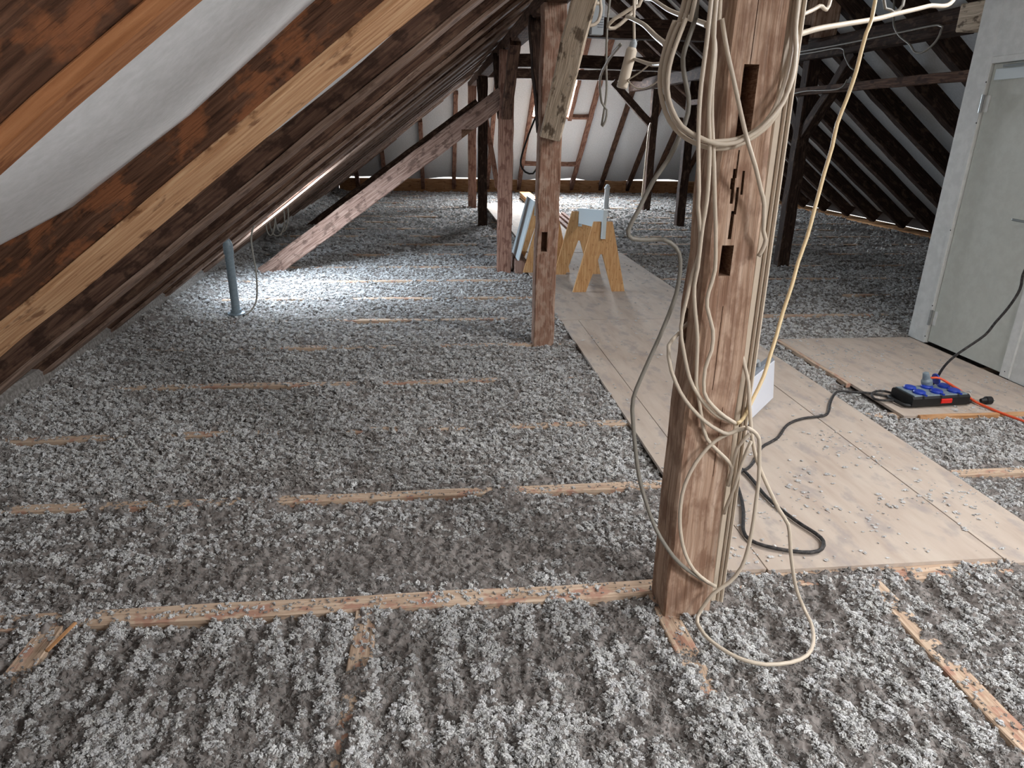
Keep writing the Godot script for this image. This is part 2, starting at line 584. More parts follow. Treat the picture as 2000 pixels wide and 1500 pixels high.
func slab(parent: Node3D, place: Callable, up: Vector3, u0: float, u1: float, v0: float, v1: float) -> void:
	var st := SurfaceTool.new()
	st.begin(Mesh.PRIMITIVE_TRIANGLES)
	st.set_smooth_group(-1)
	var p := [place.call(Vector2(u0, v0)), place.call(Vector2(u1, v0)), place.call(Vector2(u1, v1)), place.call(Vector2(u0, v1))]
	var q := []
	for a in p: q.append(a + up * 0.06)
	var n: Vector3 = (p[1] - p[0]).cross(p[3] - p[0])
	var flip := n.dot(up) > 0.0
	var faces := [[p[0], p[1], p[2], p[3]], [q[0], q[3], q[2], q[1]]]
	for k in 4:
		var k1 := (k + 1) % 4
		faces.append([p[k], q[k], q[k1], p[k1]])
	for f in faces:
		if flip: quad(st, f[0], f[3], f[2], f[1])
		else: quad(st, f[0], f[1], f[2], f[3])
	st.generate_normals()
	part("roof_deck", st.commit(), M.tiles, parent)


func skylight(called: String, place: Callable, u0: float, u1: float, v0: float, v1: float) -> void:
	# white lining boards from the underlay to the deck, and a pane on top
	var w := structure(called)
	var c: Vector3 = place.call(Vector2((u0 + u1) * 0.5, (v0 + v1) * 0.5), 0.2)
	var out: Vector3 = (place.call(Vector2(u0, v0), 1.0) - place.call(Vector2(u0, v0), 0.0)).normalized()
	var k := [Vector2(u0, v0), Vector2(u1, v0), Vector2(u1, v1), Vector2(u0, v1)]
	for j in 4:
		var a: Vector3 = place.call(k[j], 0.24)
		var b: Vector3 = place.call(k[(j + 1) % 4], 0.24)
		beam("lining", w, a, b, 0.02, 0.24, M.white_paint, out, 0.0, 0.002)
	for j in 4:
		var a: Vector3 = place.call(k[j], 0.385)
		var b: Vector3 = place.call(k[(j + 1) % 4], 0.385)
		beam("sash", w, a, b, 0.06, 0.05, M.white_paint, out, 0.0, 0.004)
	var m := BoxMesh.new()
	m.size = Vector3((place.call(k[0], 0.0) - place.call(k[1], 0.0)).length(), 0.006, absf(v1 - v0)) if absf(out.z) < 0.1 else Vector3(absf(u1 - u0), 0.006, (place.call(k[0], 0.0) - place.call(k[3], 0.0)).length())
	var centre: Vector3 = (place.call(k[0], 0.385) + place.call(k[2], 0.385)) * 0.5
	var x: Vector3 = (place.call(k[1], 0.0) - place.call(k[0], 0.0)).normalized()
	part("pane", m, M.glass, w, Transform3D(Basis(x, out, x.cross(out)), centre))


func build_right_roof() -> void:
	var w := structure("wall_right")
	var mids := []
	var z := 4.2
	var zs := []
	while z > -3.0:
		zs.append(z)
		z -= 0.9
	for k in 17: zs.append(-3.83 - 0.9 * k)
	for k in zs.size():
		z = zs[k]
		mids.append(z)
		var top_y := minf(4.12, 0.95 * HIPT * (z - HIP))
		var x1 := RIGHT - top_y / TAN
		var up := -right_normal()
		var a := right_point(RIGHT - 0.03, z) + up * 0.125
		var b := right_point(x1, z) + up * 0.125
		beam("rafter", w, a, b, 0.16, 0.25, M.dark, up, 0.005, 0.012)
	for k in mids.size() - 1:
		var z0: float = mids[k]
		var z1: float = mids[k + 1]
		var x_hi: float = RIGHT - minf(4.2, HIPT * (z1 - HIP)) / TAN
		var spans := [[RIGHT - 0.12, x_hi]]
		if (z0 > 1.95 and z1 < 1.95) or (z0 > -2.55 and z1 < -2.55): spans = [[RIGHT - 0.12, 5.10], [3.80, x_hi]]
		for s in spans:
			var g := func(a: float, b: float, o: float) -> Vector3:
				var x: float = lerpf(s[0], s[1], b)
				var zz: float = lerpf(z0, z1, a)
				return right_point(x, zz, 0.20 - 0.02 * sin(a * PI) + 0.004 * sin(x * 7.0 + zz * 4.0) + o)
			var gm := func(a: float, b: float, o: float) -> Vector3: return g.call(1.0 - a, b, o)
			membrane_patch("underlay", w, gm, 6, 14)
	roof_deck(w, func(p: Vector2) -> Vector3: return right_point(p.x, p.y, 0.30), -right_normal(), RIGHT - 4.55 / TAN, 8.95, 5.1, -19.9, [[3.80, 5.10, 2.34, 1.56], [3.80, 5.10, -2.16, -2.94]])
	skylight("added_window_3", func(p: Vector2, o: float) -> Vector3: return right_point(p.x, p.y, o), 3.80, 5.10, 2.33, 1.57)  # added out of view behind the camera for fill light
	skylight("added_window_4", func(p: Vector2, o: float) -> Vector3: return right_point(p.x, p.y, o), 3.80, 5.10, -2.17, -2.93)  # added above the cabin, out of view, to light the middle floor
	var e := structure("trim_2")
	beam("eave_board", e, Vector3(8.72, -0.015, -19.3), Vector3(8.72, -0.015, 4.9), 0.44, 0.03, M.pine, Vector3.UP, 0.002, 0.002)


func build_hip() -> void:
	var w := structure("wall_back")
	var xs := [-2.0, -1.27, -0.28, 0.55, 1.46, 2.33, 3.30, 3.80, 4.62, 5.40, 6.06, 6.9, 7.7]
	var up := -hip_normal()
	for k in xs.size():
		var x: float = xs[k]
		var top_y := minf(minf(TAN * (x - LEFT), TAN * (RIGHT - x)) * 0.97, 3.95)
		var z0 := HIP + 0.02
		if k == 6: z0 = -17.34
		var z1 := HIP + top_y / HIPT
		if z1 - z0 < 0.3: continue
		beam("rafter", w, hip_point(x, z0) + up * 0.08, hip_point(x, z1) + up * 0.08, 0.10, 0.16, M.rafter if k > 7 else M.post_red, up, 0.004, 0.006)
	# trimmers between the rafters beside and under the skylight
	for t in [[2.38, 3.75, -17.28], [2.38, 3.75, -18.55]]:
		beam("trimmer", w, hip_point(t[0], t[2]) + up * 0.08, hip_point(t[1], t[2]) + up * 0.08, 0.07, 0.14, M.post_red, up, 0.002, 0.004)
	var cut := [-2.4, -1.27, -0.28, 0.55, 1.46, 2.36, 3.22, 3.80, 4.62, 5.40, 6.06, 6.9, 8.3]
	for k in cut.size() - 1:
		var x0: float = cut[k]
		var x1: float = cut[k + 1]
		var spans := [[-19.06, -14.5]]
		if k == 5: spans = [[-19.06, -17.36], [-16.35, -14.5]]
		for s in spans:
			var g := func(a: float, b: float, o: float) -> Vector3:
				var x: float = lerpf(x1, x0, a)
				var lim: float = HIP + minf(TAN * (x - LEFT), TAN * (RIGHT - x)) / HIPT + 0.3
				var zz: float = minf(lerpf(s[0], s[1], b), maxf(lim, s[0]))
				if b == 0.0 and s[0] < -19.0: zz += 0.035 * sin(x * 2.3) + 0.015 * sin(x * 7.0)
				return hip_point(x, zz, 0.12 - 0.018 * sin(a * PI) + o)
			membrane_patch("underlay", w, g, 6, 12)
	roof_deck(w, func(p: Vector2) -> Vector3: return hip_point(p.y, p.x, 0.30), up, -19.13, -14.2, 9.2, -3.2, [[-17.36, -16.35, 3.2, 2.38]])
	skylight("window_5", func(p: Vector2, o: float) -> Vector3: return hip_point(p.x, p.y, o), 2.40, 3.16, -16.40, -17.32)
	var pl := structure("trim_3")
	beam("wall_plate", pl, Vector3(-2.5, 0.08, -19.34), Vector3(8.5, 0.08, -19.34), 0.06, 0.46, M.pine, Vector3.UP, 0.003, 0.004)


func build_back() -> void:
	# the gable wall behind the camera
	var w := structure("wall_front")
	var o := PackedVector2Array([Vector2(-3.3, -0.3), Vector2(9.3, -0.3), Vector2(9.3, 0.1), Vector2(3.0, 4.75), Vector2(-3.3, 0.1)])
	part("gable", prism_mesh(o, 0.2), M.kerb, w, at(Vector3(0, 0, 4.95)))


# ---------------------------------------------------------------- the white cabin with its door
func build_cabin() -> void:
	var w := structure("wall_cabin")
	var x := 4.06
	box("panel", w, Vector3(x, 0.0, -5.265), Vector3(x + 0.08, 2.75, -5.06), M.white_paint, 0.003)
	box("panel", w, Vector3(x, 2.16, -5.06), Vector3(x + 0.08, 2.75, -4.16), M.white_paint, 0.003)
	box("panel", w, Vector3(x, 0.0, -4.16), Vector3(x + 0.08, 2.75, -1.9), M.white_paint, 0.003)
	box("panel", w, Vector3(x + 0.08, 0.0, -5.265), Vector3(6.2, 2.75, -5.185), M.white_paint, 0.003)
	box("panel", w, Vector3(x + 0.08, 0.0, -1.98), Vector3(6.2, 2.75, -1.9), M.white_paint, 0.003)
	box("roof_panel", w, Vector3(x, 2.75, -5.265), Vector3(5.9, 2.82, -1.9), M.white_paint, 0.003)
	var d := structure("door_1")
	box("leaf", d, Vector3(x + 0.012, 0.022, -5.035), Vector3(x + 0.055, 2.12, -4.235), M.door_paint, 0.004)
	box("jamb", d, Vector3(x - 0.012, 0.008, -5.075), Vector3(x + 0.07, 2.17, -5.038), M.white_paint, 0.004)
	box("jamb", d, Vector3(x - 0.014, 0.008, -4.232), Vector3(x + 0.07, 2.17, -4.15), M.white_paint, 0.004)
	box("head", d, Vector3(x - 0.012, 2.123, -5.038), Vector3(x + 0.07, 2.17, -4.232), M.white_paint, 0.004)
	box("closer_plate", d, Vector3(x - 0.002, 2.01, -4.99), Vector3(x + 0.012, 2.085, -4.50), M.laminate, 0.002)
	box("closer_arm", d, Vector3(x - 0.03, 2.09, -4.90), Vector3(x - 0.012, 2.105, -4.40), M.steel, 0.002)
	for y in [0.16, 1.79]:
		var h := part("hinge", lathe_mesh([Vector2(0, 0), Vector2(0.011, 0), Vector2(0.011, 0.06), Vector2(0.0125, 0.062), Vector2(0.0125, 0.064), Vector2(0.011, 0.066), Vector2(0.011, 0.125), Vector2(0, 0.125)], 12), M.steel, d, at(Vector3(x - 0.014, y, -5.036)))
		box("hinge_plate", h, Vector3(x + 0.004, y + 0.005, -5.05), Vector3(x + 0.013, y + 0.12, -4.99), M.white_paint, 0.002)
	var hd := part("handle", tube_mesh([Vector3(0.06, 0, 0), Vector3(-0.03, 0, 0), Vector3(-0.045, 0, -0.015), Vector3(-0.047, 0, -0.05), Vector3(-0.045, 0.002, -0.135)], 0.009, 10, 0.01), M.steel, d, at(Vector3(x, 1.085, -4.31)))
	part("rosette", lathe_mesh([Vector2(0, 0), Vector2(0.026, 0), Vector2(0.026, 0.006), Vector2(0.02, 0.009), Vector2(0, 0.009)]), M.steel, hd, Transform3D(Basis(Vector3.FORWARD, PI / 2).rotated(Vector3.UP, PI), Vector3(x + 0.012, 1.085, -4.31)))
	for p in [[0.06, -5.045], [0.32, -5.045], [0.93, -5.045], [1.72, -5.045], [2.0, -5.045], [0.05, -4.19]]:
		part("screw", lathe_mesh([Vector2(0, 0), Vector2(0.006, 0), Vector2(0.004, 0.003), Vector2(0, 0.003)], 8), M.black, d, Transform3D(Basis(Vector3.FORWARD, -PI / 2), Vector3(x - 0.012, p[0], p[1])))


# ---------------------------------------------------------------- posts, purlins, struts
func carved(called: String, parent: Node3D, mesh: Mesh, mat: Material, t: Transform3D, cuts: Array) -> void:
	# a timber with mortises cut out of it: [low corner, high corner] in the world
	var c := CSGCombiner3D.new()
	add_child(c)
	var flat := SurfaceTool.new()
	flat.begin(Mesh.PRIMITIVE_TRIANGLES)
	flat.set_smooth_group(-1)
	var src := mesh.surface_get_arrays(0)
	var vs: PackedVector3Array = src[Mesh.ARRAY_VERTEX]
	var us: PackedVector2Array = src[Mesh.ARRAY_TEX_UV]
	var order = src[Mesh.ARRAY_INDEX]
	for k in (order.size() if order != null else vs.size()):
		var i: int = order[k] if order != null else k
		flat.set_uv(us[i])
		flat.add_vertex(vs[i])
	flat.generate_normals()
	var body := CSGMesh3D.new()
	body.mesh = flat.commit()
	body.material = mat
	body.transform = t
	c.add_child(body)
	for k in cuts:
		var b := CSGBox3D.new()
		b.operation = CSGShape3D.OPERATION_SUBTRACTION
		b.material = M.hole
		b.size = k[1] - k[0]
		b.position = (k[0] + k[1]) * 0.5
		c.add_child(b, true)
	carvings.append([c, called, parent])


func finish_carving(c: CSGCombiner3D, called: String, parent: Node3D) -> void:
	var baked := c.bake_static_mesh()
	var out := ArrayMesh.new()
	for n in baked.get_surface_count():
		var arr := baked.surface_get_arrays(n)
		arr[Mesh.ARRAY_TEX_UV2] = arr[Mesh.ARRAY_TEX_UV]
		out.add_surface_from_arrays(Mesh.PRIMITIVE_TRIANGLES, arr)
		out.surface_set_material(n, baked.surface_get_material(n))
	c.free()
	part(called, out, null, parent)


func build_frame() -> void:
	# the post in front
	var p := thing("timber_post", "thick worn brown post nearest the camera, hung with beige cables and cut by mortises", "post", Vector3(0.87, 0, -2.0), "")
	var a := Vector3(0.874, -0.05, -2.0)
	var b := Vector3(0.855, 2.43, -2.0)
	carved("shaft", p, beam_mesh(2.48, 0.176, 0.155, 0.0045, 0.007, 0.142, 0.16), M.post, frame_of(a, b, Vector3(0, 0, 1)), [
		[Vector3(0.832, 1.605, -2.02), Vector3(0.874, 1.792, -1.85)], [Vector3(0.832, 1.222, -2.0), Vector3(0.868, 1.312, -1.85)], [Vector3(0.7, 0.985, -2.05), Vector3(0.815, 1.10, -2.01)],
		[Vector3(0.846, 1.50, -1.955), Vector3(0.850, 1.575, -1.85)], [Vector3(0.838, 1.43, -1.945), Vector3(0.847, 1.525, -1.85)], [Vector3(0.853, 1.40, -1.95), Vector3(0.861, 1.475, -1.85)], [Vector3(0.866, 1.455, -1.94), Vector3(0.873, 1.52, -1.85)], [Vector3(0.846, 1.33, -1.95), Vector3(0.856, 1.41, -1.85)], [Vector3(0.834, 1.47, -1.94), Vector3(0.839, 1.50, -1.85)],
		[Vector3(0.8465, 1.79, -1.95), Vector3(0.849, 2.05, -1.85)], [Vector3(0.90, 0.55, -1.94), Vector3(0.902, 0.80, -1.85)], [Vector3(0.858, 0.86, -1.94), Vector3(0.8605, 1.13, -1.85)], [Vector3(0.7, 0.3, -1.995), Vector3(0.81, 0.92, -1.992)], [Vector3(0.7, 1.2, -2.012), Vector3(0.81, 1.75, -2.009)]])
	var post2 := thing("timber_post", "stained brown post with one mortise, standing at the left edge of the plywood walkway", "post", Vector3(0.855, 0, -5.28), "")
	carved("shaft", post2, beam_mesh(2.48, 0.165, 0.15, 0.004, 0.007), M.post_stained, frame_of(Vector3(0.86, -0.05, -5.28), Vector3(0.86, 2.43, -5.28), Vector3(0, 0, 1)), [[Vector3(0.812, 0.735, -5.3), Vector3(0.858, 0.885, -5.15)]])
	beam("brace", post2, Vector3(0.855, 1.585, -5.20), Vector3(0.935, 2.43, -4.53), 0.155, 0.11, M.pale_old, Vector3(0, 0.6, 0.8), 0.004, 0.008)
	beam("brace", post2, Vector3(0.83, 1.62, -5.32), Vector3(0.83, 2.43, -6.03), 0.11, 0.10, M.dark, Vector3(0, 0.7, -0.7), 0.004, 0.006)
	var post3 := thing("timber_post", "reddish brown post dusted grey at its foot, second behind the mortised post", "post", Vector3(0.84, 0, -8.31), "")
	beam("shaft", post3, Vector3(0.84, -0.05, -8.31), Vector3(0.84, 2.43, -8.31), 0.165, 0.15, M.post_red, Vector3(0, 0, 1), 0.003, 0.006)
	beam("brace", post3, Vector3(0.80, 1.75, -8.36), Vector3(0.80, 2.43, -9.1), 0.10, 0.10, M.dark, Vector3(0, 0.7, -0.7))
	beam("brace", post3, Vector3(0.84, 1.75, -8.26), Vector3(0.84, 2.43, -7.5), 0.11, 0.10, M.rafter, Vector3(0, 0.7, 0.7))
	var post4 := thing("timber_post", "almost black post standing on grey insulation beyond the long slanted strut", "post", Vector3(0.86, 0, -12.5), "")
	beam("shaft", post4, Vector3(0.865, -0.05, -12.5), Vector3(0.865, 2.43, -12.5), 0.16, 0.15, M.dark, Vector3(0, 0, 1))
	beam("brace", post4, Vector3(0.86, 1.75, -12.56), Vector3(0.86, 2.43, -13.3), 0.10, 0.10, M.dark, Vector3(0, 0.7, -0.7))
	beam("brace", post4, Vector3(0.98, 1.80, -13.4), Vector3(1.24, 0.55, -13.7), 0.09, 0.09, M.post_red, Vector3(0, 0, 1))
	var post5 := thing("timber_post", "light reddish post farthest back on the left, before the hip rafters", "post", Vector3(0.87, 0, -15.4), "")
	beam("shaft", post5, Vector3(0.84, -0.05, -15.4), Vector3(0.84, 2.43, -15.4), 0.17, 0.15, M.post_red, Vector3(0, 0, 1))
	var r1 := thing("timber_post", "dark post with two forked braces right of the main post, beside the cabin", "post", Vector3(4.52, 0, -8.5), "")
	beam("shaft", r1, Vector3(4.53, -0.05, -8.52), Vector3(4.53, 2.45, -8.52), 0.15, 0.15, M.dark, Vector3(0, 0, 1))
	beam("brace", r1, Vector3(4.53, 1.62, -8.45), Vector3(4.53, 2.45, -7.6), 0.12, 0.12, M.dark, Vector3(0, 0.7, 0.7))
	beam("brace", r1, Vector3(4.53, 1.68, -8.60), Vector3(4.53, 2.45, -9.3), 0.08, 0.12, M.dark, Vector3(0, 0.7, -0.7))
	beam("upper_post", r1, Vector3(4.5, 2.66, -8.4), Vector3(4.5, 3.06, -8.4), 0.3, 0.22, M.post, Vector3(0, 0, 1))
	var r2 := thing("timber_post", "dark post half hidden by the left side of the main post", "post", Vector3(4.53, 0, -12.5), "")
	beam("shaft", r2, Vector3(4.53, -0.05, -12.5), Vector3(4.53, 2.45, -12.5), 0.15, 0.15, M.dark, Vector3(0, 0, 1))
	var r3 := thing("timber_post", "dark post farthest back on the right, with one diagonal brace to its left", "post", Vector3(4.68, 0, -15.1), "")
	beam("shaft", r3, Vector3(4.68, -0.05, -15.1), Vector3(4.68, 2.45, -15.1), 0.15, 0.15, M.dark, Vector3(0, 0, 1))
	beam("brace", r3, Vector3(4.66, 1.72, -15.1), Vector3(3.74, 2.56, -15.1), 0.12, 0.14, M.dark, Vector3.UP)
	var s1 := thing("timber_strut", "long dusty slanted strut with a notch, from the floor to the reddish post", "strut", Vector3(-1.85, 0, -8.3), "")
	var sa := Vector3(-2.02, -0.06, -8.31)
	var sb := Vector3(0.80, 1.96, -8.31)
	carved("shaft", s1, beam_mesh(sa.distance_to(sb), 0.13, 0.20, 0.004, 0.006), M.strut, frame_of(sa, sb, Vector3.UP), [[Vector3(0.33, 1.50, -8.33), Vector3(0.47, 1.60, -8.15)]])
	var s2 := thing("timber_strut", "almost black slanted strut seen just above the long dusty strut", "strut", Vector3(-2.0, 0, -12.5), "")
	beam("shaft", s2, Vector3(-2.3, -0.2, -12.5), Vector3(0.80, 1.99, -12.5), 0.15, 0.21, M.dark, Vector3.UP)
	# purlins and collar beams
	var lp := thing("purlin", "long dark purlin on the left posts, under the rafters", "beam", Vector3(0.85, 2.5, -7), "")
	beam("timber", lp, Vector3(0.88, 2.495, -16.3), Vector3(0.88, 2.495, 4.8), 0.16, 0.13, M.rafter, Vector3.UP, 0.004, 0.008)
	var rp := thing("purlin", "long dark purlin on the right posts, running to the white cabin", "beam", Vector3(4.45, 2.45, -7), "")
	beam("timber", rp, Vector3(4.48, 2.54, -16.2), Vector3(4.48, 2.54, -5.95), 0.18, 0.2, M.dark, Vector3.UP, 0.004, 0.008)
	beam("end_piece", rp, Vector3(4.48, 2.545, -5.95), Vector3(4.48, 2.545, -5.28), 0.19, 0.21, M.pale_old, Vector3.UP, 0.003, 0.006)
	var rail := thing("rail", "thin dark rail below the right purlin, crossing the right rafters", "beam", Vector3(4.45, 2.1, -7), "")
	beam("timber", rail, Vector3(4.43, 2.09, -12.4), Vector3(4.43, 2.10, -5.3), 0.05, 0.085, M.rafter, Vector3.UP, 0.003, 0.004)
	var names := ["dark collar beam nearest the camera, right over the main post", "dark collar beam over the notched post with its pale brace", "dark collar beam over the reddish post, highest one seen in the picture", "dark collar beam between the almost black post and its right neighbour", "dark collar beam farthest back, lowest one before the hip rafters"]
	var cz := [-2.0, -5.3, -8.4, -12.5, -15.3]
	for k in 5:
		var cb := thing("collar_beam", names[k], "beam", Vector3(2.7, 2.6, cz[k]), "")
		beam("timber", cb, Vector3(1.12, 2.69, cz[k]), Vector3(4.75 if k != 2 else 4.34, 2.69, cz[k]), 0.15, 0.2 if k != 4 else 0.19, M.dark, Vector3.UP, 0.004, 0.006)


# ---------------------------------------------------------------- plywood
func sheet(label: String, lo: Vector2, hi: Vector2, group := "") -> void:
	var o := thing("plywood_sheet", label, "plywood", Vector3((lo.x + hi.x) * 0.5, 0, (lo.y + hi.y) * 0.5), group)
	var st := SurfaceTool.new()
	st.begin(Mesh.PRIMITIVE_TRIANGLES)
	var b := box("board", o, Vector3(lo.x, TOP, lo.y), Vector3(hi.x, 0.0, hi.y), M.ply, 0.0012)
	b.position.y += rng.randf_range(-0.0015, 0.0015)


func build_plywood() -> void:
	var g := "plywood sheets of the walkway"
	sheet("narrow plywood strip on the left edge of the walkway, its end beside the main post", Vector2(1.125, -5.9), Vector2(1.283, -2.15), g)
	sheet("wide plywood sheet in the middle of the walkway, under the work light", Vector2(1.287, -5.9), Vector2(2.298, -2.14), g)
	sheet("plywood strip on the right edge of the walkway, by the strip of insulation", Vector2(2.302, -5.9), Vector2(2.62, -2.10), g)
	sheet("plywood sheet under the nearer sawhorse", Vector2(1.115, -9.45), Vector2(2.62, -5.905), g)
	sheet("brightly lit plywood sheet farthest back on the walkway, under the stack of planks", Vector2(1.3, -16.2), Vector2(2.62, -9.5), g)
	sheet("plywood platform before the white door, carrying the socket box", Vector2(2.86, -5.22), Vector2(4.05, -3.58))
	var e := thing("batten", "pale batten along the left edge of the plywood platform by the door", "batten", Vector3(2.84, 0, -4.4))
	beam("wood", e, Vector3(2.84, -0.012, -5.2), Vector3(2.84, -0.012, -4.15), 0.03, 0.03, M.joist, Vector3.UP, 0.002, 0.002)
	var c := thing("batten", "pale batten across the front edge of the plywood platform by the door", "batten", Vector3(3.4, 0, -3.56))
	beam("wood", c, Vector3(2.95, -0.008, -3.565), Vector3(4.05, -0.008, -3.565), 0.025, 0.03, M.pine, Vector3.UP, 0.002, 0.002)


# ---------------------------------------------------------------- loose cellulose
var n_broad := FastNoiseLite.new()
var n_ridge := FastNoiseLite.new()
var n_clump := FastNoiseLite.new()
var n_fine := FastNoiseLite.new()
var rects := [Rect2(1.125, -5.9, 1.495, 3.78), Rect2(1.115, -9.45, 1.505, 3.6), Rect2(1.3, -16.2, 1.32, 6.75), Rect2(2.82, -5.22, 1.24, 1.66), Rect2(4.06, -5.27, 2.1, 3.4)]
var joist_z := [-2.105, -2.89, -3.65, -4.435, -5.26, -6.05, -6.89, -7.745, -8.56, -9.46, -10.32, -11.15, -12.0, -12.85, -13.7, -14.55, -15.4, -16.25, -17.1, -17.95, -18.8]
var joist_x := [-1.34, -0.275, 0.815, 1.675, 2.56, 3.45]


func setup_noise() -> void:
	for k in [[n_broad, 1, 0.9, 3], [n_ridge, 2, 1.0, 3], [n_clump, 3, 16.0, 4], [n_fine, 4, 55.0, 2]]:
		k[0].seed = k[1]
		k[0].frequency = k[2]
		k[0].noise_type = FastNoiseLite.TYPE_SIMPLEX_SMOOTH
		k[0].fractal_type = FastNoiseLite.FRACTAL_FBM
		k[0].fractal_octaves = k[3]


func joist_shows(x: float, j: float) -> float:
	if j > -2.2 and x > 0.95: return 0.0
	return smoothstep(-0.12, 0.10, n_broad.get_noise_2d(x * 0.9 + 3.0, j * 13.0) + (0.12 if x > -1.4 and x < 1.1 else -0.05))


func trodden(x: float, z: float) -> float:
	return exp(-pow((x + 0.15) / 0.75, 2.0) - pow((z + 2.36) / 0.17, 2.0)) + 0.7 * exp(-pow((x + 0.9) / 0.5, 2.0) - pow((z + 3.1) / 0.14, 2.0))


func bed_height(x: float, z: float) -> float:
	var h := -0.030 + 0.022 * n_broad.get_noise_2d(x, z)
	var near := 9.0
	var show := 1.0
	if z > -2.07:
		for j in joist_x:
			if absf(x - j) < 0.12:
				near = absf(x - j)
				show = joist_shows(z * 1.6, j * 3.0 - 4.0)
		h += 0.026 * n_ridge.get_noise_2d(x * 8.0, z * 1.3)
	else:
		h += 0.014 * n_ridge.get_noise_2d(x * 2.2, z * 6.0)
	for j in joist_z:
		if absf(z - j) < 0.12:
			near = absf(z - j)
			show = joist_shows(x, j)
	var cl := n_clump.get_noise_2d(x, z)
	h += 0.026 * cl + 0.014 * n_fine.get_noise_2d(x, z)
	if near < 0.12:
		h += lerpf(0.022, -0.016, show) * (1.0 - near / 0.12)
	if x < -2.2 and x > -2.9:
		h += 0.07 * smoothstep(-2.2, -2.56, x)
	# heaped round the foot of the main post, and trodden flat before the first joist
	h += 0.028 * exp(-(pow(x - 0.87, 2.0) + pow(z + 1.98, 2.0)) / 0.018) - 0.012 * trodden(x, z)
	for r in rects:
		if x > r.position.x and x < r.end.x and z > r.position.y and z < r.end.y:
			return minf(h, -0.035)
	return h


func bed_patch(parent: Node3D, x0: float, x1: float, z0: float, z1: float, step: float) -> void:
	var nx := int((x1 - x0) / step)
	var nz := int((z0 - z1) / step)
	var v := PackedVector3Array()
	var nn := PackedVector3Array()
	var ids := PackedInt32Array()
	v.resize((nx + 1) * (nz + 1))
	nn.resize((nx + 1) * (nz + 1))
	for j in nz + 1:
		var z := lerpf(z0, z1, float(j) / nz)
		for i in nx + 1:
			var x := lerpf(x0, x1, float(i) / nx)
			v[j * (nx + 1) + i] = Vector3(x, bed_height(x, z), z)
	for j in nz + 1:
		for i in nx + 1:
			var k := j * (nx + 1) + i
			var a := v[k + (1 if i < nx else 0)] - v[k - (1 if i > 0 else 0)]
			var b := v[k - ((nx + 1) if j > 0 else 0)] - v[k + ((nx + 1) if j < nz else 0)]
			nn[k] = b.cross(a).normalized()
	ids.resize(nx * nz * 6)
	var q := 0
	for j in nz:
		for i in nx:
			var k := j * (nx + 1) + i
			for e in [k, k + nx + 1, k + 1, k + 1, k + nx + 1, k + nx + 2]:
				ids[q] = e
				q += 1
	var arr := []
	arr.resize(Mesh.ARRAY_MAX)
	arr[Mesh.ARRAY_VERTEX] = v
	arr[Mesh.ARRAY_NORMAL] = nn
	arr[Mesh.ARRAY_INDEX] = ids
	var m := ArrayMesh.new()
	m.add_surface_from_arrays(Mesh.PRIMITIVE_TRIANGLES, arr)
	part("insulation_bed", m, M.bed, parent).set_meta("kind", "stuff")


func tuft_mesh(seed_: int, lumps := 13) -> ArrayMesh:
	# a ragged flock of fibre: small uneven lumps clinging together
	var rg := RandomNumberGenerator.new()
	rg.seed = seed_
	var st := SurfaceTool.new()
	st.begin(Mesh.PRIMITIVE_TRIANGLES)
	st.set_smooth_group(-1)
	for k in lumps:
		var d := Vector3(rg.randfn(), rg.randfn() * 0.8, rg.randfn()).normalized()
		var c := d * rg.randf_range(0.25, 0.95) * Vector3(1, 0.7, 1)
		var r := rg.randf_range(0.20, 0.42)
		var b := Basis(Vector3(rg.randfn(), rg.randfn(), rg.randfn()).normalized(), rg.randf() * TAU).scaled(Vector3(r * rg.randf_range(0.7, 1.7), r * rg.randf_range(0.5, 0.9), r))
		var rows := []
		for i in 5:
			var row := []
			for j in 6:
				var th := PI * i / 4.0
				var ph := TAU * (j + 0.5 * i) / 6.0
				row.append(Vector3(sin(th) * cos(ph), cos(th), sin(th) * sin(ph)) * (1.0 if i == 0 or i == 4 else rg.randf_range(0.7, 1.3)))
			rows.append(row)
		for i in 4:
			for j in 6:
				var j1 := (j + 1) % 6
				var q := [rows[i][j], rows[i][j1], rows[i + 1][j1], rows[i + 1][j]]
				for t in [[0, 1, 2], [0, 2, 3]]:
					for e in t:
						st.add_vertex(c + b * q[e])
	st.generate_normals()
	return st.commit()


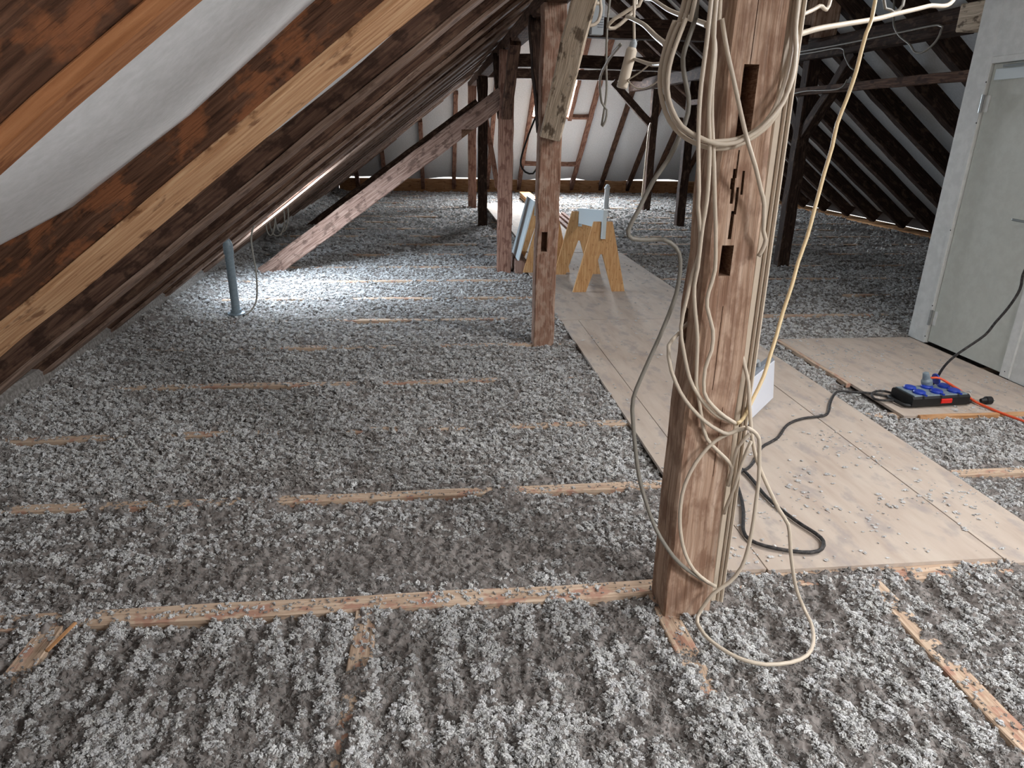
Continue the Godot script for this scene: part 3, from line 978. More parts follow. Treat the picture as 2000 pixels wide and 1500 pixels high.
func tufts(parent: Node3D, count: int, z0: float, z1: float, r_lo: float, r_hi: float, seed_: int, keep := 0.0, tone := 1.0, lumps := 13) -> void:
	var rg := RandomNumberGenerator.new()
	rg.seed = seed_
	var mm := MultiMesh.new()
	mm.transform_format = MultiMesh.TRANSFORM_3D
	mm.use_colors = true
	mm.mesh = tuft_mesh(seed_, lumps)
	var buf := PackedFloat32Array()
	buf.resize(count * 16)
	var n := 0
	var tries := 0
	while n < count and tries < count * 6:
		tries += 1
		var z := rg.randf_range(z0, z1)
		var d := -z
		var x := rg.randf_range(maxf(-2.66, -0.80 * d - 0.2), minf(8.5, 1.28 * d + 0.3))
		var m := n_clump.get_noise_2d(x * 0.45 + 40.0, z * 0.45) if z > -2.07 else n_clump.get_noise_2d(x * 0.36 + 40.0, z * 0.85)
		m += 0.6 * n_broad.get_noise_2d(x * 3.0, z * 3.0)
		if z > -2.07: m += 0.9 * n_ridge.get_noise_2d(x * 8.0, z * 1.3)
		if tone == 1.0: m -= 0.75 * trodden(x, z)
		if m < keep + rg.randf_range(-0.35, 0.25): continue
		var skip := false
		for r in rects:
			if x > r.position.x and x < r.end.x and z > r.position.y and z < r.end.y: skip = true
		if skip: continue
		var on := 0.0
		if z > -2.07:
			for j in joist_x:
				if absf(x - j) < 0.036: on = 0.88 * joist_shows(z * 1.6, j * 3.0 - 4.0)
		for j in joist_z:
			if absf(z - j) < 0.03: on = 0.82 * joist_shows(x, j)
		if rg.randf() < on: continue
		var r := rg.randf_range(r_lo, r_hi) * (0.7 + 0.6 * rg.randf())
		var b := Basis(Vector3(rg.randf() - 0.5, rg.randf() - 0.5, rg.randf() - 0.5).normalized(), rg.randf() * TAU).scaled(Vector3(r * rg.randf_range(0.75, 1.35), r * rg.randf_range(0.6, 1.0), r * rg.randf_range(0.75, 1.35)))
		var y := maxf(bed_height(x, z), TOP if on > 0.0 else -1.0) + r * 0.25
		var o := n * 16
		buf[o] = b.x.x
		buf[o + 1] = b.y.x
		buf[o + 2] = b.z.x
		buf[o + 3] = x
		buf[o + 4] = b.x.y
		buf[o + 5] = b.y.y
		buf[o + 6] = b.z.y
		buf[o + 7] = y
		buf[o + 8] = b.x.z
		buf[o + 9] = b.y.z
		buf[o + 10] = b.z.z
		buf[o + 11] = z
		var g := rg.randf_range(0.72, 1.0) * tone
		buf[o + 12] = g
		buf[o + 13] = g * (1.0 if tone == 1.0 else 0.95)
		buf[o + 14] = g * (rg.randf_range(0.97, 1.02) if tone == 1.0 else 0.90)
		buf[o + 15] = 1.0
		n += 1
	mm.instance_count = n
	buf.resize(n * 16)
	mm.buffer = buf
	var mi := MultiMeshInstance3D.new()
	mi.name = "fluff"
	mi.multimesh = mm
	mi.material_override = M.tuft
	mi.set_meta("kind", "stuff")
	parent.add_child(mi, true)


func build_insulation() -> void:
	setup_noise()
	var o := thing("insulation", "loose grey cellulose insulation blown between the floor joists of the attic", "insulation")
	o.set_meta("kind", "stuff")
	bed_patch(o, -1.75, 2.6, -0.8, -2.1, 0.009)
	bed_patch(o, -2.6, 4.2, -2.1, -4.4, 0.0135)
	bed_patch(o, -2.6, 8.6, -4.4, -9.4, 0.026)
	bed_patch(o, -2.6, 8.6, -9.4, -19.4, 0.055)
	bed_patch(o, -2.6, 8.6, 4.9, -0.8, 0.1)
	bed_patch(o, 2.6, 8.6, -0.8, -2.1, 0.05)
	bed_patch(o, 4.2, 8.6, -2.1, -4.4, 0.05)
	tufts(o, 62000, -1.0, -3.0, 0.0035, 0.0098, 101, 0.12)
	tufts(o, 60000, -3.0, -5.4, 0.005, 0.0125, 102, -0.14)
	tufts(o, 60000, -5.4, -9.6, 0.007, 0.018, 103, -0.22)
	tufts(o, 24000, -9.6, -19.2, 0.014, 0.03, 104, 0.0)
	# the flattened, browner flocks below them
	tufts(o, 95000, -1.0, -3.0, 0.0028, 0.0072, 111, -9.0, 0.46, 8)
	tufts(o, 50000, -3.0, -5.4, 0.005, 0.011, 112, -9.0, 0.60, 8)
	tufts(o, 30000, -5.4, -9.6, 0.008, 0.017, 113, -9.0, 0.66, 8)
	# crumbs swept over the plywood
	var c := thing("insulation_crumbs", "small grey crumbs of insulation scattered over the plywood walkway", "crumbs")
	c.set_meta("kind", "stuff")
	var mm := MultiMesh.new()
	mm.transform_format = MultiMesh.TRANSFORM_3D
	mm.use_colors = true
	mm.mesh = tuft_mesh(9)
	var ts: Array[Transform3D] = []
	while ts.size() < 1500:
		var k := rng.randi() % 3
		var x := rng.randf_range(1.13, 2.6)
		var z := rng.randf_range(-9.2, -2.17)
		if k == 2:
			x = rng.randf_range(2.88, 4.0)
			z = rng.randf_range(-5.15, -3.6)
		if k == 0: z = rng.randf_range(-3.4, -2.17)
		if n_clump.get_noise_2d(x * 0.12, z * 0.12) < rng.randf_range(-0.25, 0.55): continue
		var r := rng.randf_range(0.003, 0.008) * (0.5 + rng.randf())
		ts.append(Transform3D(Basis(Vector3.UP, rng.randf() * TAU).scaled(Vector3(r * rng.randf_range(0.8, 1.8), r * 0.85, r)), Vector3(x, r * 0.5, z)))
	mm.instance_count = ts.size()
	for k in ts.size():
		mm.set_instance_transform(k, ts[k])
		mm.set_instance_color(k, Color(1, 1, 1) * rng.randf_range(0.75, 1.0))
	var mi := MultiMeshInstance3D.new()
	mi.name = "crumbs"
	mi.multimesh = mm
	mi.material_override = M.tuft
	mi.set_meta("kind", "stuff")
	c.add_child(mi)


# ---------------------------------------------------------------- sawhorses and boards
func a_frame() -> ArrayMesh:
	return prism_mesh(PackedVector2Array([Vector2(-0.285, 0), Vector2(-0.145, 0), Vector2(-0.012, 0.40), Vector2(0.012, 0.40), Vector2(0.145, 0), Vector2(0.285, 0), Vector2(0.10, 0.735), Vector2(0.024, 0.735), Vector2(0.024, 0.56), Vector2(-0.024, 0.56), Vector2(-0.024, 0.735), Vector2(-0.10, 0.735)]), 0.028)


func sawhorse(label: String, at_: Vector3, turn: float, length: float) -> void:
	var o := thing("sawhorse", label, "sawhorse", at_)
	o.rotation.y = turn
	var m := a_frame()
	for z in [0.0, -length]:
		var l := part("end_frame", m, M.horse, o, o.global_transform * at(Vector3(0, 0, z)))
	var b := prism_mesh(PackedVector2Array([Vector2(-0.06, 0.565), Vector2(0.026, 0.565), Vector2(0.026, 0.66), Vector2(length - 0.026, 0.60), Vector2(length - 0.026, 0.565), Vector2(length + 0.06, 0.565), Vector2(length + 0.06, 0.765), Vector2(-0.06, 0.855)]), 0.04)
	part("top_board", b, M.laminate, o, o.global_transform * Transform3D(Basis(Vector3.UP, PI / 2), Vector3(-0.02, 0, 0.014)))


func build_sawhorses() -> void:
	sawhorse("nearer sawhorse of two wooden A-frames and a white board, clear of the posts", Vector3(1.735, 0, -7.05), 0.05, 0.93)
	sawhorse("farther sawhorse with wooden A-frames, half hidden by the mortised post", Vector3(1.335, 0, -8.1), 0.02, 0.9)
	var p := thing("panel", "white panel leaning on the farther sawhorse, beside the reddish post", "panel", Vector3(1.02, 0, -8.6))
	beam("board", p, Vector3(0.985, 0.15, -8.35), Vector3(1.16, 0.84, -8.35), 0.02, 0.62, M.laminate, Vector3(0, 0, -1), 0.0, 0.002)
	var q := thing("offcut", "grey block under the white leaning panel", "block", Vector3(1.04, 0, -8.4))
	box("wood", q, Vector3(0.96, -0.02, -8.9), Vector3(1.1, 0.14, -8.1), M.strut, 0.004, 0.002)


func build_loose_boards() -> void:
	var labels := ["lowest pale plank of the stack at the far end of the walkway", "second pale plank from below in the stack at the far end", "second pale plank from the top in the stack at the far end", "topmost pale plank of the stack at the far end of the walkway"]
	for k in 4:
		var o := thing("plank", labels[k], "plank", Vector3(2.2, 0.03 * k, -16), "planks stacked at the far end")
		var s := rng.randf_range(-0.02, 0.02)
		beam("wood", o, Vector3(2.28 + s, 0.016 + 0.034 * k, -17.6), Vector3(2.22 + s, 0.016 + 0.034 * k, -14.7 - 0.06 * k), 0.26, 0.03, M.pine, Vector3.UP, 0.0, 0.003)
	var bl := ["left reddish batten lying slanted behind the sawhorses", "middle reddish batten lying slanted behind the sawhorses", "right reddish batten lying slanted behind the sawhorses"]
	for k in 3:
		var o := thing("batten", bl[k], "batten", Vector3(2.3 + 0.12 * k, 0, -12.5), "reddish battens behind the sawhorses")
		beam("wood", o, Vector3(2.40 + 0.10 * k, 0.022, -14.4 + 0.2 * k), Vector3(2.28 + 0.12 * k, 0.022, -11.2 + 0.1 * k), 0.06, 0.04, M.post_red, Vector3.UP, 0.001, 0.002)
	var e := thing("board", "pale board lying beside the reddish post on the insulation", "board", Vector3(1.2, 0, -13.5))
	beam("wood", e, Vector3(1.2, 0.06, -15.4), Vector3(1.22, 0.08, -12.1), 0.3, 0.02, M.ply, Vector3(0.25, 1, 0), 0.0, 0.002)
	var f := thing("offcut", "pale splinter of wood on the short joist at lower left", "offcut", Vector3(-1.28, 0, -1.93))
	beam("wood", f, Vector3(-1.27, 0.018, -1.90), Vector3(-1.235, 0.028, -2.02), 0.012, 0.008, M.pine, Vector3.UP, 0.001, 0.001)


# ---------------------------------------------------------------- pipes
func build_pipes() -> void:
	var p := thing("vent_pipe", "grey vertical pipe rising from the insulation to the left rafters", "pipe", Vector3(-1.8, 0, -6.24))
	part("tube", lathe_mesh([Vector2(0, -0.1), Vector2(0.036, -0.1), Vector2(0.036, 0.64), Vector2(0, 0.64)]), M.grey_pipe, p, at(Vector3(-1.8, 0, -6.24)))
	part("collar", lathe_mesh([Vector2(0, 0.0), Vector2(0.075, 0.0), Vector2(0.075, 0.012), Vector2(0.048, 0.018), Vector2(0.048, 0.045), Vector2(0, 0.045)]), M.grey_pipe, p, at(Vector3(-1.8, 0.0, -6.24)))
	part("coupling", lathe_mesh([Vector2(0, 0.54), Vector2(0.042, 0.54), Vector2(0.042, 0.62), Vector2(0.03, 0.66), Vector2(0, 0.70)]), M.grey_pipe, p, at(Vector3(-1.8, 0, -6.24)))
	var v := thing("vent_pipe", "short grey capped pipe standing free in the far insulation", "pipe", Vector3(3.84, 0, -15.37))
	part("tube", lathe_mesh([Vector2(0, -0.1), Vector2(0.055, -0.1), Vector2(0.055, 0.40), Vector2(0.065, 0.405), Vector2(0.065, 0.44), Vector2(0, 0.44)]), M.grey_plastic, v, at(Vector3(3.84, 0, -15.37)))
	part("cap", lathe_mesh([Vector2(0, 0.44), Vector2(0.045, 0.44), Vector2(0.045, 0.475), Vector2(0.03, 0.475), Vector2(0.03, 0.495), Vector2(0, 0.495)]), M.grey_plastic, v, at(Vector3(3.84, 0, -15.37)))


# ---------------------------------------------------------------- lamp, socket box, trunking
func build_electrics() -> void:
	# three trunking strips down the right side of the main post
	var tl := ["wide cream trunking strip against the right side of the main post", "narrow cream trunking strip in the middle on the main post's right side", "outer cream trunking strip on the main post's right side"]
	for k in 3:
		var o := thing("trunking", tl[k], "trunking", Vector3(0.96 + 0.014 * k, 0.1, -1.95), "trunking strips on the main post")
		var wd: float = [0.022, 0.010, 0.010][k]
		var xo: float = [0.0, 0.0175, 0.0285][k]
		beam("strip", o, Vector3(0.975 + xo, 0.03, -1.955 + 0.006 * k), Vector3(0.947 + xo, 2.48, -1.955 + 0.006 * k), wd, 0.03, M.trunk, Vector3(0, 0, 1), 0.0, 0.004)
	# work light standing on the walkway
	var l := thing("work_light", "flat white work light with grey frame standing on the plywood behind the main post", "lamp", Vector3(1.83, 0, -3.53))
	var z := Vector3(0.32, 0, -0.35).normalized()      # along its lower edge
	var tilt := Vector3(-0.10, 1, -0.06).normalized()
	var n := tilt.cross(z).normalized()
	if n.x < 0: n = -n
	var y := tilt
	var o3 := Vector3(1.83, 0.0, -3.53)
	var t := func(a: float, b: float, c: float) -> Vector3: return o3 + z * a + y * b + n * c
	var ln := 0.47
	beam("housing", l, t.call(0.0, 0.15, -0.02), t.call(ln, 0.15, -0.02), 0.05, 0.28, M.alloy, y, 0.0, 0.008)
	beam("panel", l, t.call(0.012, 0.15, 0.008), t.call(ln - 0.012, 0.15, 0.008), 0.008, 0.25, M.white_plastic, y, 0.0, 0.003)
	beam("corner_guard", l, t.call(-0.012, 0.0, -0.02), t.call(-0.012, 0.06, -0.02), 0.06, 0.05, M.grey_plastic, z, 0.0, 0.006)
	beam("corner_guard", l, t.call(-0.012, 0.20, -0.02), t.call(-0.012, 0.30, -0.02), 0.06, 0.05, M.grey_plastic, z, 0.0, 0.006)
	part("handle", tube_mesh([t.call(0.05, 0.285, -0.02), t.call(0.06, 0.32, -0.02), t.call(0.09, 0.335, -0.02), t.call(0.2, 0.335, -0.02), t.call(0.23, 0.32, -0.02), t.call(0.24, 0.285, -0.02)], 0.013, 8, 0.02), M.grey_plastic, l)
	part("stand", tube_mesh([t.call(-0.02, 0.14, -0.03), t.call(-0.03, 0.13, -0.10), t.call(-0.02, 0.02, -0.17), t.call(0.2, 0.012, -0.18), t.call(0.45, 0.02, -0.17), t.call(0.47, 0.14, -0.04)], 0.014, 8, 0.03), M.black, l)
	beam("ballast", l, t.call(0.02, 0.13, -0.075), t.call(0.30, 0.13, -0.075), 0.07, 0.17, M.black, y, 0.0, 0.01)
	# socket box
	var turn := 0.06
	var b := thing("socket_box", "black socket box with blue lids and a red switch on the platform", "socket box", Vector3(3.175, 0.0, -3.79))
	b.rotation.y = turn
	var g := b.global_transform
	var bx := func(called: String, lo: Vector3, hi: Vector3, m: Material, ch := 0.006) -> MeshInstance3D:
		var s := hi - lo
		return part(called, beam_mesh(s.x, s.z, s.y, 0.0, ch), m, b, g * frame_of(Vector3(lo.x, (lo.y + hi.y) * 0.5, (lo.z + hi.z) * 0.5), Vector3(hi.x, (lo.y + hi.y) * 0.5, (lo.z + hi.z) * 0.5)))
	bx.call("body", Vector3(-0.205, 0.008, -0.10), Vector3(0.205, 0.078, 0.10), M.black, 0.012)
	bx.call("top_plate", Vector3(-0.19, 0.074, -0.088), Vector3(0.19, 0.084, 0.088), M.grey_pipe, 0.004)
	for s in [-1.0, 1.0]:
		part("carry_loop", tube_mesh([Vector3(s * 0.19, 0.02, -0.085), Vector3(s * 0.235, 0.02, -0.075), Vector3(s * 0.245, 0.02, 0.0), Vector3(s * 0.235, 0.02, 0.075), Vector3(s * 0.19, 0.02, 0.085)], 0.012, 8, 0.02), M.black, b, g)
	for i in 3:
		for j in 2:
			var c := Vector3(-0.125 + 0.125 * i, 0.083, -0.042 + 0.086 * j)
			var lid := part("socket_lid", lathe_mesh([Vector2(0, 0), Vector2(0.037, 0), Vector2(0.037, 0.012), Vector2(0.032, 0.018), Vector2(0, 0.019)], 18), M.blue, b, g * at(c))
			part("lid_tab", beam_mesh(0.03, 0.014, 0.01, 0.0, 0.002), M.blue, lid, g * at(c + Vector3(0, 0.008, 0.034)))
	bx.call("switch", Vector3(-0.005, 0.030, 0.096), Vector3(0.07, 0.062, 0.108), M.red, 0.005)
	var pl := thing("plug", "dark plug of the orange cord, tilted in the socket box", "plug", Vector3(3.21, 0.1, -3.85))
	part("body", lathe_mesh([Vector2(0, 0), Vector2(0.034, 0), Vector2(0.034, 0.03), Vector2(0.024, 0.045), Vector2(0.018, 0.085), Vector2(0.009, 0.09), Vector2(0, 0.09)], 16), M.grey_pipe, pl, Transform3D(Basis(Vector3.BACK, 0.35), Vector3(3.185, 0.100, -3.85)))
	part("open_lid", lathe_mesh([Vector2(0, 0), Vector2(0.037, 0), Vector2(0.037, 0.008), Vector2(0, 0.01)], 18), M.blue, pl, Transform3D(Basis(Vector3.BACK, -1.35), Vector3(3.235, 0.135, -3.85)))
	var p2 := thing("plug", "loose black plug lying right of the socket box", "plug", Vector3(3.52, 0.02, -3.72))
	part("body", lathe_mesh([Vector2(0, 0), Vector2(0.012, 0), Vector2(0.02, 0.03), Vector2(0.026, 0.035), Vector2(0.026, 0.07), Vector2(0, 0.07)], 14), M.black, p2, Transform3D(Basis(Vector3.BACK, -PI / 2), Vector3(3.49, 0.026, -3.73)))
	for s in [-0.009, 0.009]:
		part("pin", lathe_mesh([Vector2(0, 0), Vector2(0.0035, 0), Vector2(0.0035, 0.02), Vector2(0, 0.021)], 8), M.steel, p2, Transform3D(Basis(Vector3.BACK, -PI / 2), Vector3(3.56, 0.026, -3.73 + s)))
	# tube hanging from its cord, and the grey junction box on the collar beam
	var h := thing("hanging_tube", "cream tube hanging upside down on a cord left of the main post", "lamp holder", Vector3(0.84, 1.97, -3.2))
	var ax := Vector3(0.035, 0.16, 0.0)
	var bt := Vector3(0.835, 1.795, -3.2)
	var tt := frame_of(bt, bt + ax)
	part("tube", lathe_mesh([Vector2(0, 0), Vector2(0.021, 0), Vector2(0.024, 0.005), Vector2(0.024, 0.155), Vector2(0.018, 0.165), Vector2(0, 0.165)], 16), M.pvc, h, Transform3D(tt.basis * Basis(Vector3.RIGHT, PI / 2), bt))
	part("holder", lathe_mesh([Vector2(0, 0.16), Vector2(0.016, 0.16), Vector2(0.016, 0.185), Vector2(0.006, 0.2), Vector2(0, 0.2)], 12), M.grey_plastic, h, Transform3D(tt.basis * Basis(Vector3.RIGHT, PI / 2), bt))
	part("cord", tube_mesh([Vector3(0.876, 1.985, -3.2), Vector3(0.86, 2.2, -3.2), Vector3(0.852, 2.62, -3.2)], 0.006), M.pvc, h)
	var j := thing("junction_box", "grey louvred junction box hanging beside the pale braced post", "junction box", Vector3(1.16, 2.26, -5.25))
	box("body", j, Vector3(1.115, 2.245, -5.28), Vector3(1.205, 2.60, -5.22), M.grey_plastic, 0.006)
	for k in 5:
		box("louvre", j, Vector3(1.165, 2.29 + 0.016 * k, -5.222), Vector3(1.2, 2.296 + 0.016 * k, -5.214), M.alloy, 0.001)
	part("hook", tube_mesh([Vector3(1.16, 2.60, -5.25), Vector3(1.16, 2.66, -5.25)], 0.006), M.steel, j)


func build_cables() -> void:
	cable("cable_loop", "outermost beige cable loop hanging round the top of the main post", 0.0065, M.pvc, [Vector3(0.656, 2.52, -1.93), Vector3(0.656, 1.952, -1.93), Vector3(0.631, 1.887, -1.928), Vector3(0.613, 1.829, -1.926), Vector3(0.603, 1.768, -1.924), Vector3(0.608, 1.718, -1.922), Vector3(0.627, 1.667, -1.92), Vector3(0.652, 1.629, -1.911), Vector3(0.684, 1.603, -1.9), Vector3(0.726, 1.585, -1.89), Vector3(0.768, 1.578, -1.885), Vector3(0.82, 1.586, -1.885), Vector3(0.872, 1.613, -1.885), Vector3(0.91, 1.647, -1.885), Vector3(0.934, 1.689, -1.889), Vector3(0.959, 1.738, -1.904), Vector3(0.972, 1.783, -1.919), Vector3(0.975, 1.859, -1.935), Vector3(0.976, 1.966, -1.95), Vector3(0.976, 2.52, -1.95)], "beige cables gathered on the main post")
	cable("cable_loop", "innermost beige cable loop hanging round the top of the main post", 0.0062, M.pvc, [Vector3(0.665, 2.52, -1.916), Vector3(0.665, 1.95, -1.916), Vector3(0.638, 1.88, -1.914), Vector3(0.621, 1.832, -1.912), Vector3(0.609, 1.767, -1.91), Vector3(0.618, 1.717, -1.908), Vector3(0.635, 1.673, -1.904), Vector3(0.656, 1.635, -1.893), Vector3(0.686, 1.614, -1.882), Vector3(0.727, 1.598, -1.871), Vector3(0.774, 1.598, -1.871), Vector3(0.823, 1.606, -1.871), Vector3(0.87, 1.63, -1.871), Vector3(0.901, 1.665, -1.871), Vector3(0.926, 1.711, -1.887), Vector3(0.944, 1.762, -1.903), Vector3(0.956, 1.826, -1.92), Vector3(0.955, 1.963, -1.936), Vector3(0.955, 2.52, -1.936)], "beige cables gathered on the main post")
	cable("cable_loop", "middle beige cable loop between the two others on the main post", 0.0062, M.pvc, [Vector3(0.674, 2.52, -1.903), Vector3(0.674, 1.948, -1.903), Vector3(0.652, 1.89, -1.901), Vector3(0.631, 1.83, -1.899), Vector3(0.618, 1.778, -1.896), Vector3(0.618, 1.723, -1.894), Vector3(0.632, 1.677, -1.887), Vector3(0.661, 1.633, -1.875), Vector3(0.706, 1.608, -1.864), Vector3(0.755, 1.591, -1.858), Vector3(0.808, 1.595, -1.858), Vector3(0.858, 1.62, -1.858), Vector3(0.89, 1.65, -1.858), Vector3(0.931, 1.698, -1.871), Vector3(0.954, 1.762, -1.888), Vector3(0.962, 1.825, -1.906), Vector3(0.956, 1.961, -1.923), Vector3(0.956, 2.52, -1.923)], "beige cables gathered on the main post")
	cable("cable", "beige cable down the left arris of the main post, bowing left above the tangle", 0.006, M.pvc, [Vector3(0.698, 2.52, -1.86), Vector3(0.698, 1.942, -1.86), Vector3(0.698, 1.828, -1.86), Vector3(0.695, 1.739, -1.859), Vector3(0.698, 1.661, -1.859), Vector3(0.705, 1.583, -1.858), Vector3(0.72, 1.467, -1.858), Vector3(0.727, 1.425, -1.869), Vector3(0.747, 1.352, -1.881), Vector3(0.755, 1.289, -1.894), Vector3(0.745, 1.234, -1.9), Vector3(0.735, 1.157, -1.9), Vector3(0.727, 1.072, -1.9), Vector3(0.743, 1, -1.9), Vector3(0.773, 0.908, -1.9), Vector3(0.804, 0.856, -1.9), Vector3(0.839, 0.814, -1.9), Vector3(0.882, 0.778, -1.896), Vector3(0.944, 0.752, -1.89)], "beige cables gathered on the main post")
	cable("cable", "beige cable crossing the main post front and running straight to its low corner", 0.006, M.pvc, [Vector3(0.715, 2.52, -1.87), Vector3(0.715, 1.944, -1.87), Vector3(0.724, 1.815, -1.87), Vector3(0.725, 1.724, -1.869), Vector3(0.729, 1.662, -1.869), Vector3(0.743, 1.566, -1.869), Vector3(0.75, 1.445, -1.868), Vector3(0.749, 1.369, -1.876), Vector3(0.753, 1.255, -1.886), Vector3(0.751, 1.2, -1.892), Vector3(0.762, 1.134, -1.897), Vector3(0.783, 1.037, -1.901), Vector3(0.797, 0.897, -1.905), Vector3(0.804, 0.87, -1.904), Vector3(0.831, 0.765, -1.904), Vector3(0.854, 0.7, -1.903), Vector3(0.901, 0.65, -1.903), Vector3(0.943, 0.609, -1.902), Vector3(0.956, 0.573, -1.906), Vector3(0.953, 0.519, -1.91)], "beige cables gathered on the main post")
	cable("cable", "beige cable slanting right across the tall mortise into the cable trunking", 0.0062, M.pvc, [Vector3(0.736, 2.52, -1.9), Vector3(0.736, 1.95, -1.9), Vector3(0.746, 1.893, -1.897), Vector3(0.769, 1.818, -1.894), Vector3(0.792, 1.758, -1.892), Vector3(0.816, 1.68, -1.878), Vector3(0.836, 1.6, -1.85), Vector3(0.867, 1.536, -1.849), Vector3(0.9, 1.474, -1.866), Vector3(0.92, 1.434, -1.875), Vector3(0.932, 1.361, -1.881), Vector3(0.946, 1.334, -1.887), Vector3(0.945, 1.306, -1.894), Vector3(0.939, 1.284, -1.9)], "beige cables gathered on the main post")
	cable("cable", "beige cable waving down the middle of the main post beside the low mortise", 0.006, M.pvc, [Vector3(0.716, 2.52, -1.885), Vector3(0.716, 1.947, -1.885), Vector3(0.732, 1.816, -1.882), Vector3(0.735, 1.719, -1.88), Vector3(0.743, 1.643, -1.877), Vector3(0.756, 1.566, -1.874), Vector3(0.775, 1.445, -1.875), Vector3(0.797, 1.35, -1.893), Vector3(0.813, 1.242, -1.904), Vector3(0.801, 1.179, -1.902), Vector3(0.801, 1.133, -1.9), Vector3(0.827, 1.062, -1.898), Vector3(0.83, 0.999, -1.896), Vector3(0.816, 0.941, -1.894), Vector3(0.821, 0.864, -1.891), Vector3(0.854, 0.818, -1.889), Vector3(0.898, 0.781, -1.887), Vector3(0.936, 0.758, -1.885)], "beige cables gathered on the main post")
	cable("cable", "longest beige cable, kinked out left of the main post and back to its foot", 0.0068, M.pvc_grey, [Vector3(0.693, 2.52, -1.95), Vector3(0.693, 1.956, -1.95), Vector3(0.696, 1.907, -1.951), Vector3(0.682, 1.852, -1.953), Vector3(0.672, 1.806, -1.954), Vector3(0.682, 1.759, -1.955), Vector3(0.699, 1.712, -1.957), Vector3(0.703, 1.669, -1.958), Vector3(0.689, 1.613, -1.959), Vector3(0.66, 1.545, -1.961), Vector3(0.621, 1.485, -1.962), Vector3(0.588, 1.409, -1.963), Vector3(0.561, 1.348, -1.965), Vector3(0.576, 1.324, -1.966), Vector3(0.624, 1.321, -1.967), Vector3(0.671, 1.321, -1.969), Vector3(0.712, 1.298, -1.97), Vector3(0.729, 1.258, -1.967), Vector3(0.729, 1.189, -1.964), Vector3(0.717, 1.128, -1.961), Vector3(0.687, 1.032, -1.959), Vector3(0.647, 0.923, -1.956), Vector3(0.616, 0.825, -1.953), Vector3(0.62, 0.751, -1.95), Vector3(0.633, 0.665, -1.947), Vector3(0.655, 0.553, -1.944), Vector3(0.684, 0.461, -1.941), Vector3(0.72, 0.367, -1.927), Vector3(0.761, 0.297, -1.9), Vector3(0.816, 0.228, -1.897), Vector3(0.893, 0.168, -1.893), Vector3(0.946, 0.135, -1.89)], "beige cables gathered on the main post")
	cable("cable", "short beige cable looping from the left face of the main post under the tangle", 0.0062, M.pvc, [Vector3(0.8, 1.05, -2.03), Vector3(0.765, 1.03, -2), Vector3(0.713, 0.999, -1.95), Vector3(0.715, 0.943, -1.922), Vector3(0.718, 0.92, -1.899), Vector3(0.746, 0.865, -1.895), Vector3(0.785, 0.814, -1.891), Vector3(0.834, 0.767, -1.887), Vector3(0.882, 0.736, -1.883), Vector3(0.912, 0.726, -1.878), Vector3(0.934, 0.738, -1.874), Vector3(0.961, 0.75, -1.87)], "beige cables gathered on the main post")
	cable("cable", "beige cable making a round bow over the lower front of the main post", 0.0062, M.pvc, [Vector3(0.961, 0.752, -1.86), Vector3(0.936, 0.734, -1.878), Vector3(0.901, 0.707, -1.896), Vector3(0.865, 0.675, -1.899), Vector3(0.825, 0.616, -1.897), Vector3(0.797, 0.54, -1.895), Vector3(0.79, 0.461, -1.894), Vector3(0.799, 0.367, -1.892), Vector3(0.825, 0.275, -1.89), Vector3(0.865, 0.205, -1.888), Vector3(0.914, 0.159, -1.887), Vector3(0.95, 0.135, -1.885)], "beige cables gathered on the main post")
	cable("cable", "beige cable hanging right of the main post in a wide loop over the insulation", 0.0065, M.pvc, [Vector3(0.943, 0.976, -1.93), Vector3(0.973, 0.886, -1.918), Vector3(0.983, 0.812, -1.907), Vector3(0.995, 0.732, -1.895), Vector3(1.011, 0.661, -1.883), Vector3(1.035, 0.599, -1.872), Vector3(1.073, 0.525, -1.86), Vector3(1.116, 0.453, -1.86), Vector3(1.159, 0.392, -1.86), Vector3(1.176, 0.331, -1.86), Vector3(1.197, 0.243, -1.86), Vector3(1.236, 0.122, -1.86), Vector3(1.283, 0.031, -1.86), Vector3(1.253, 0.045, -1.76), Vector3(1.215, 0.045, -1.684), Vector3(1.165, 0.045, -1.632), Vector3(1.096, 0.045, -1.607), Vector3(1.014, 0.045, -1.606), Vector3(0.956, 0.045, -1.629), Vector3(0.917, 0.045, -1.664), Vector3(0.879, 0.045, -1.724), Vector3(0.866, 0.045, -1.784), Vector3(0.879, 0.045, -1.845), Vector3(0.92, 0.141, -1.84), Vector3(0.972, 0.184, -1.84), Vector3(1.008, 0.244, -1.84), Vector3(1.022, 0.34, -1.84), Vector3(1.024, 0.426, -1.841), Vector3(1.023, 0.485, -1.843), Vector3(1.02, 0.581, -1.844), Vector3(1.009, 0.668, -1.846), Vector3(1, 0.722, -1.847), Vector3(0.976, 0.748, -1.849), Vector3(0.955, 0.759, -1.85)], "beige cables gathered on the main post")
	cable("cable", "yellowish cable hanging free right of the main post from the beam to the tangle", 0.0062, M.pvc_yellow, [Vector3(1.4, 2.52, -2.3), Vector3(1.4, 2.037, -2.3), Vector3(1.388, 1.953, -2.285), Vector3(1.371, 1.922, -2.27), Vector3(1.355, 1.858, -2.255), Vector3(1.342, 1.808, -2.24), Vector3(1.319, 1.732, -2.225), Vector3(1.291, 1.652, -2.21), Vector3(1.279, 1.583, -2.195), Vector3(1.259, 1.504, -2.18), Vector3(1.244, 1.445, -2.165), Vector3(1.23, 1.399, -2.15), Vector3(1.206, 1.309, -2.125), Vector3(1.175, 1.229, -2.1), Vector3(1.153, 1.159, -2.075), Vector3(1.123, 1.073, -2.05), Vector3(1.101, 1.008, -2.025), Vector3(1.077, 0.948, -2), Vector3(1.049, 0.882, -1.97), Vector3(1.008, 0.814, -1.94), Vector3(0.971, 0.764, -1.91), Vector3(0.938, 0.76, -1.88)], "")
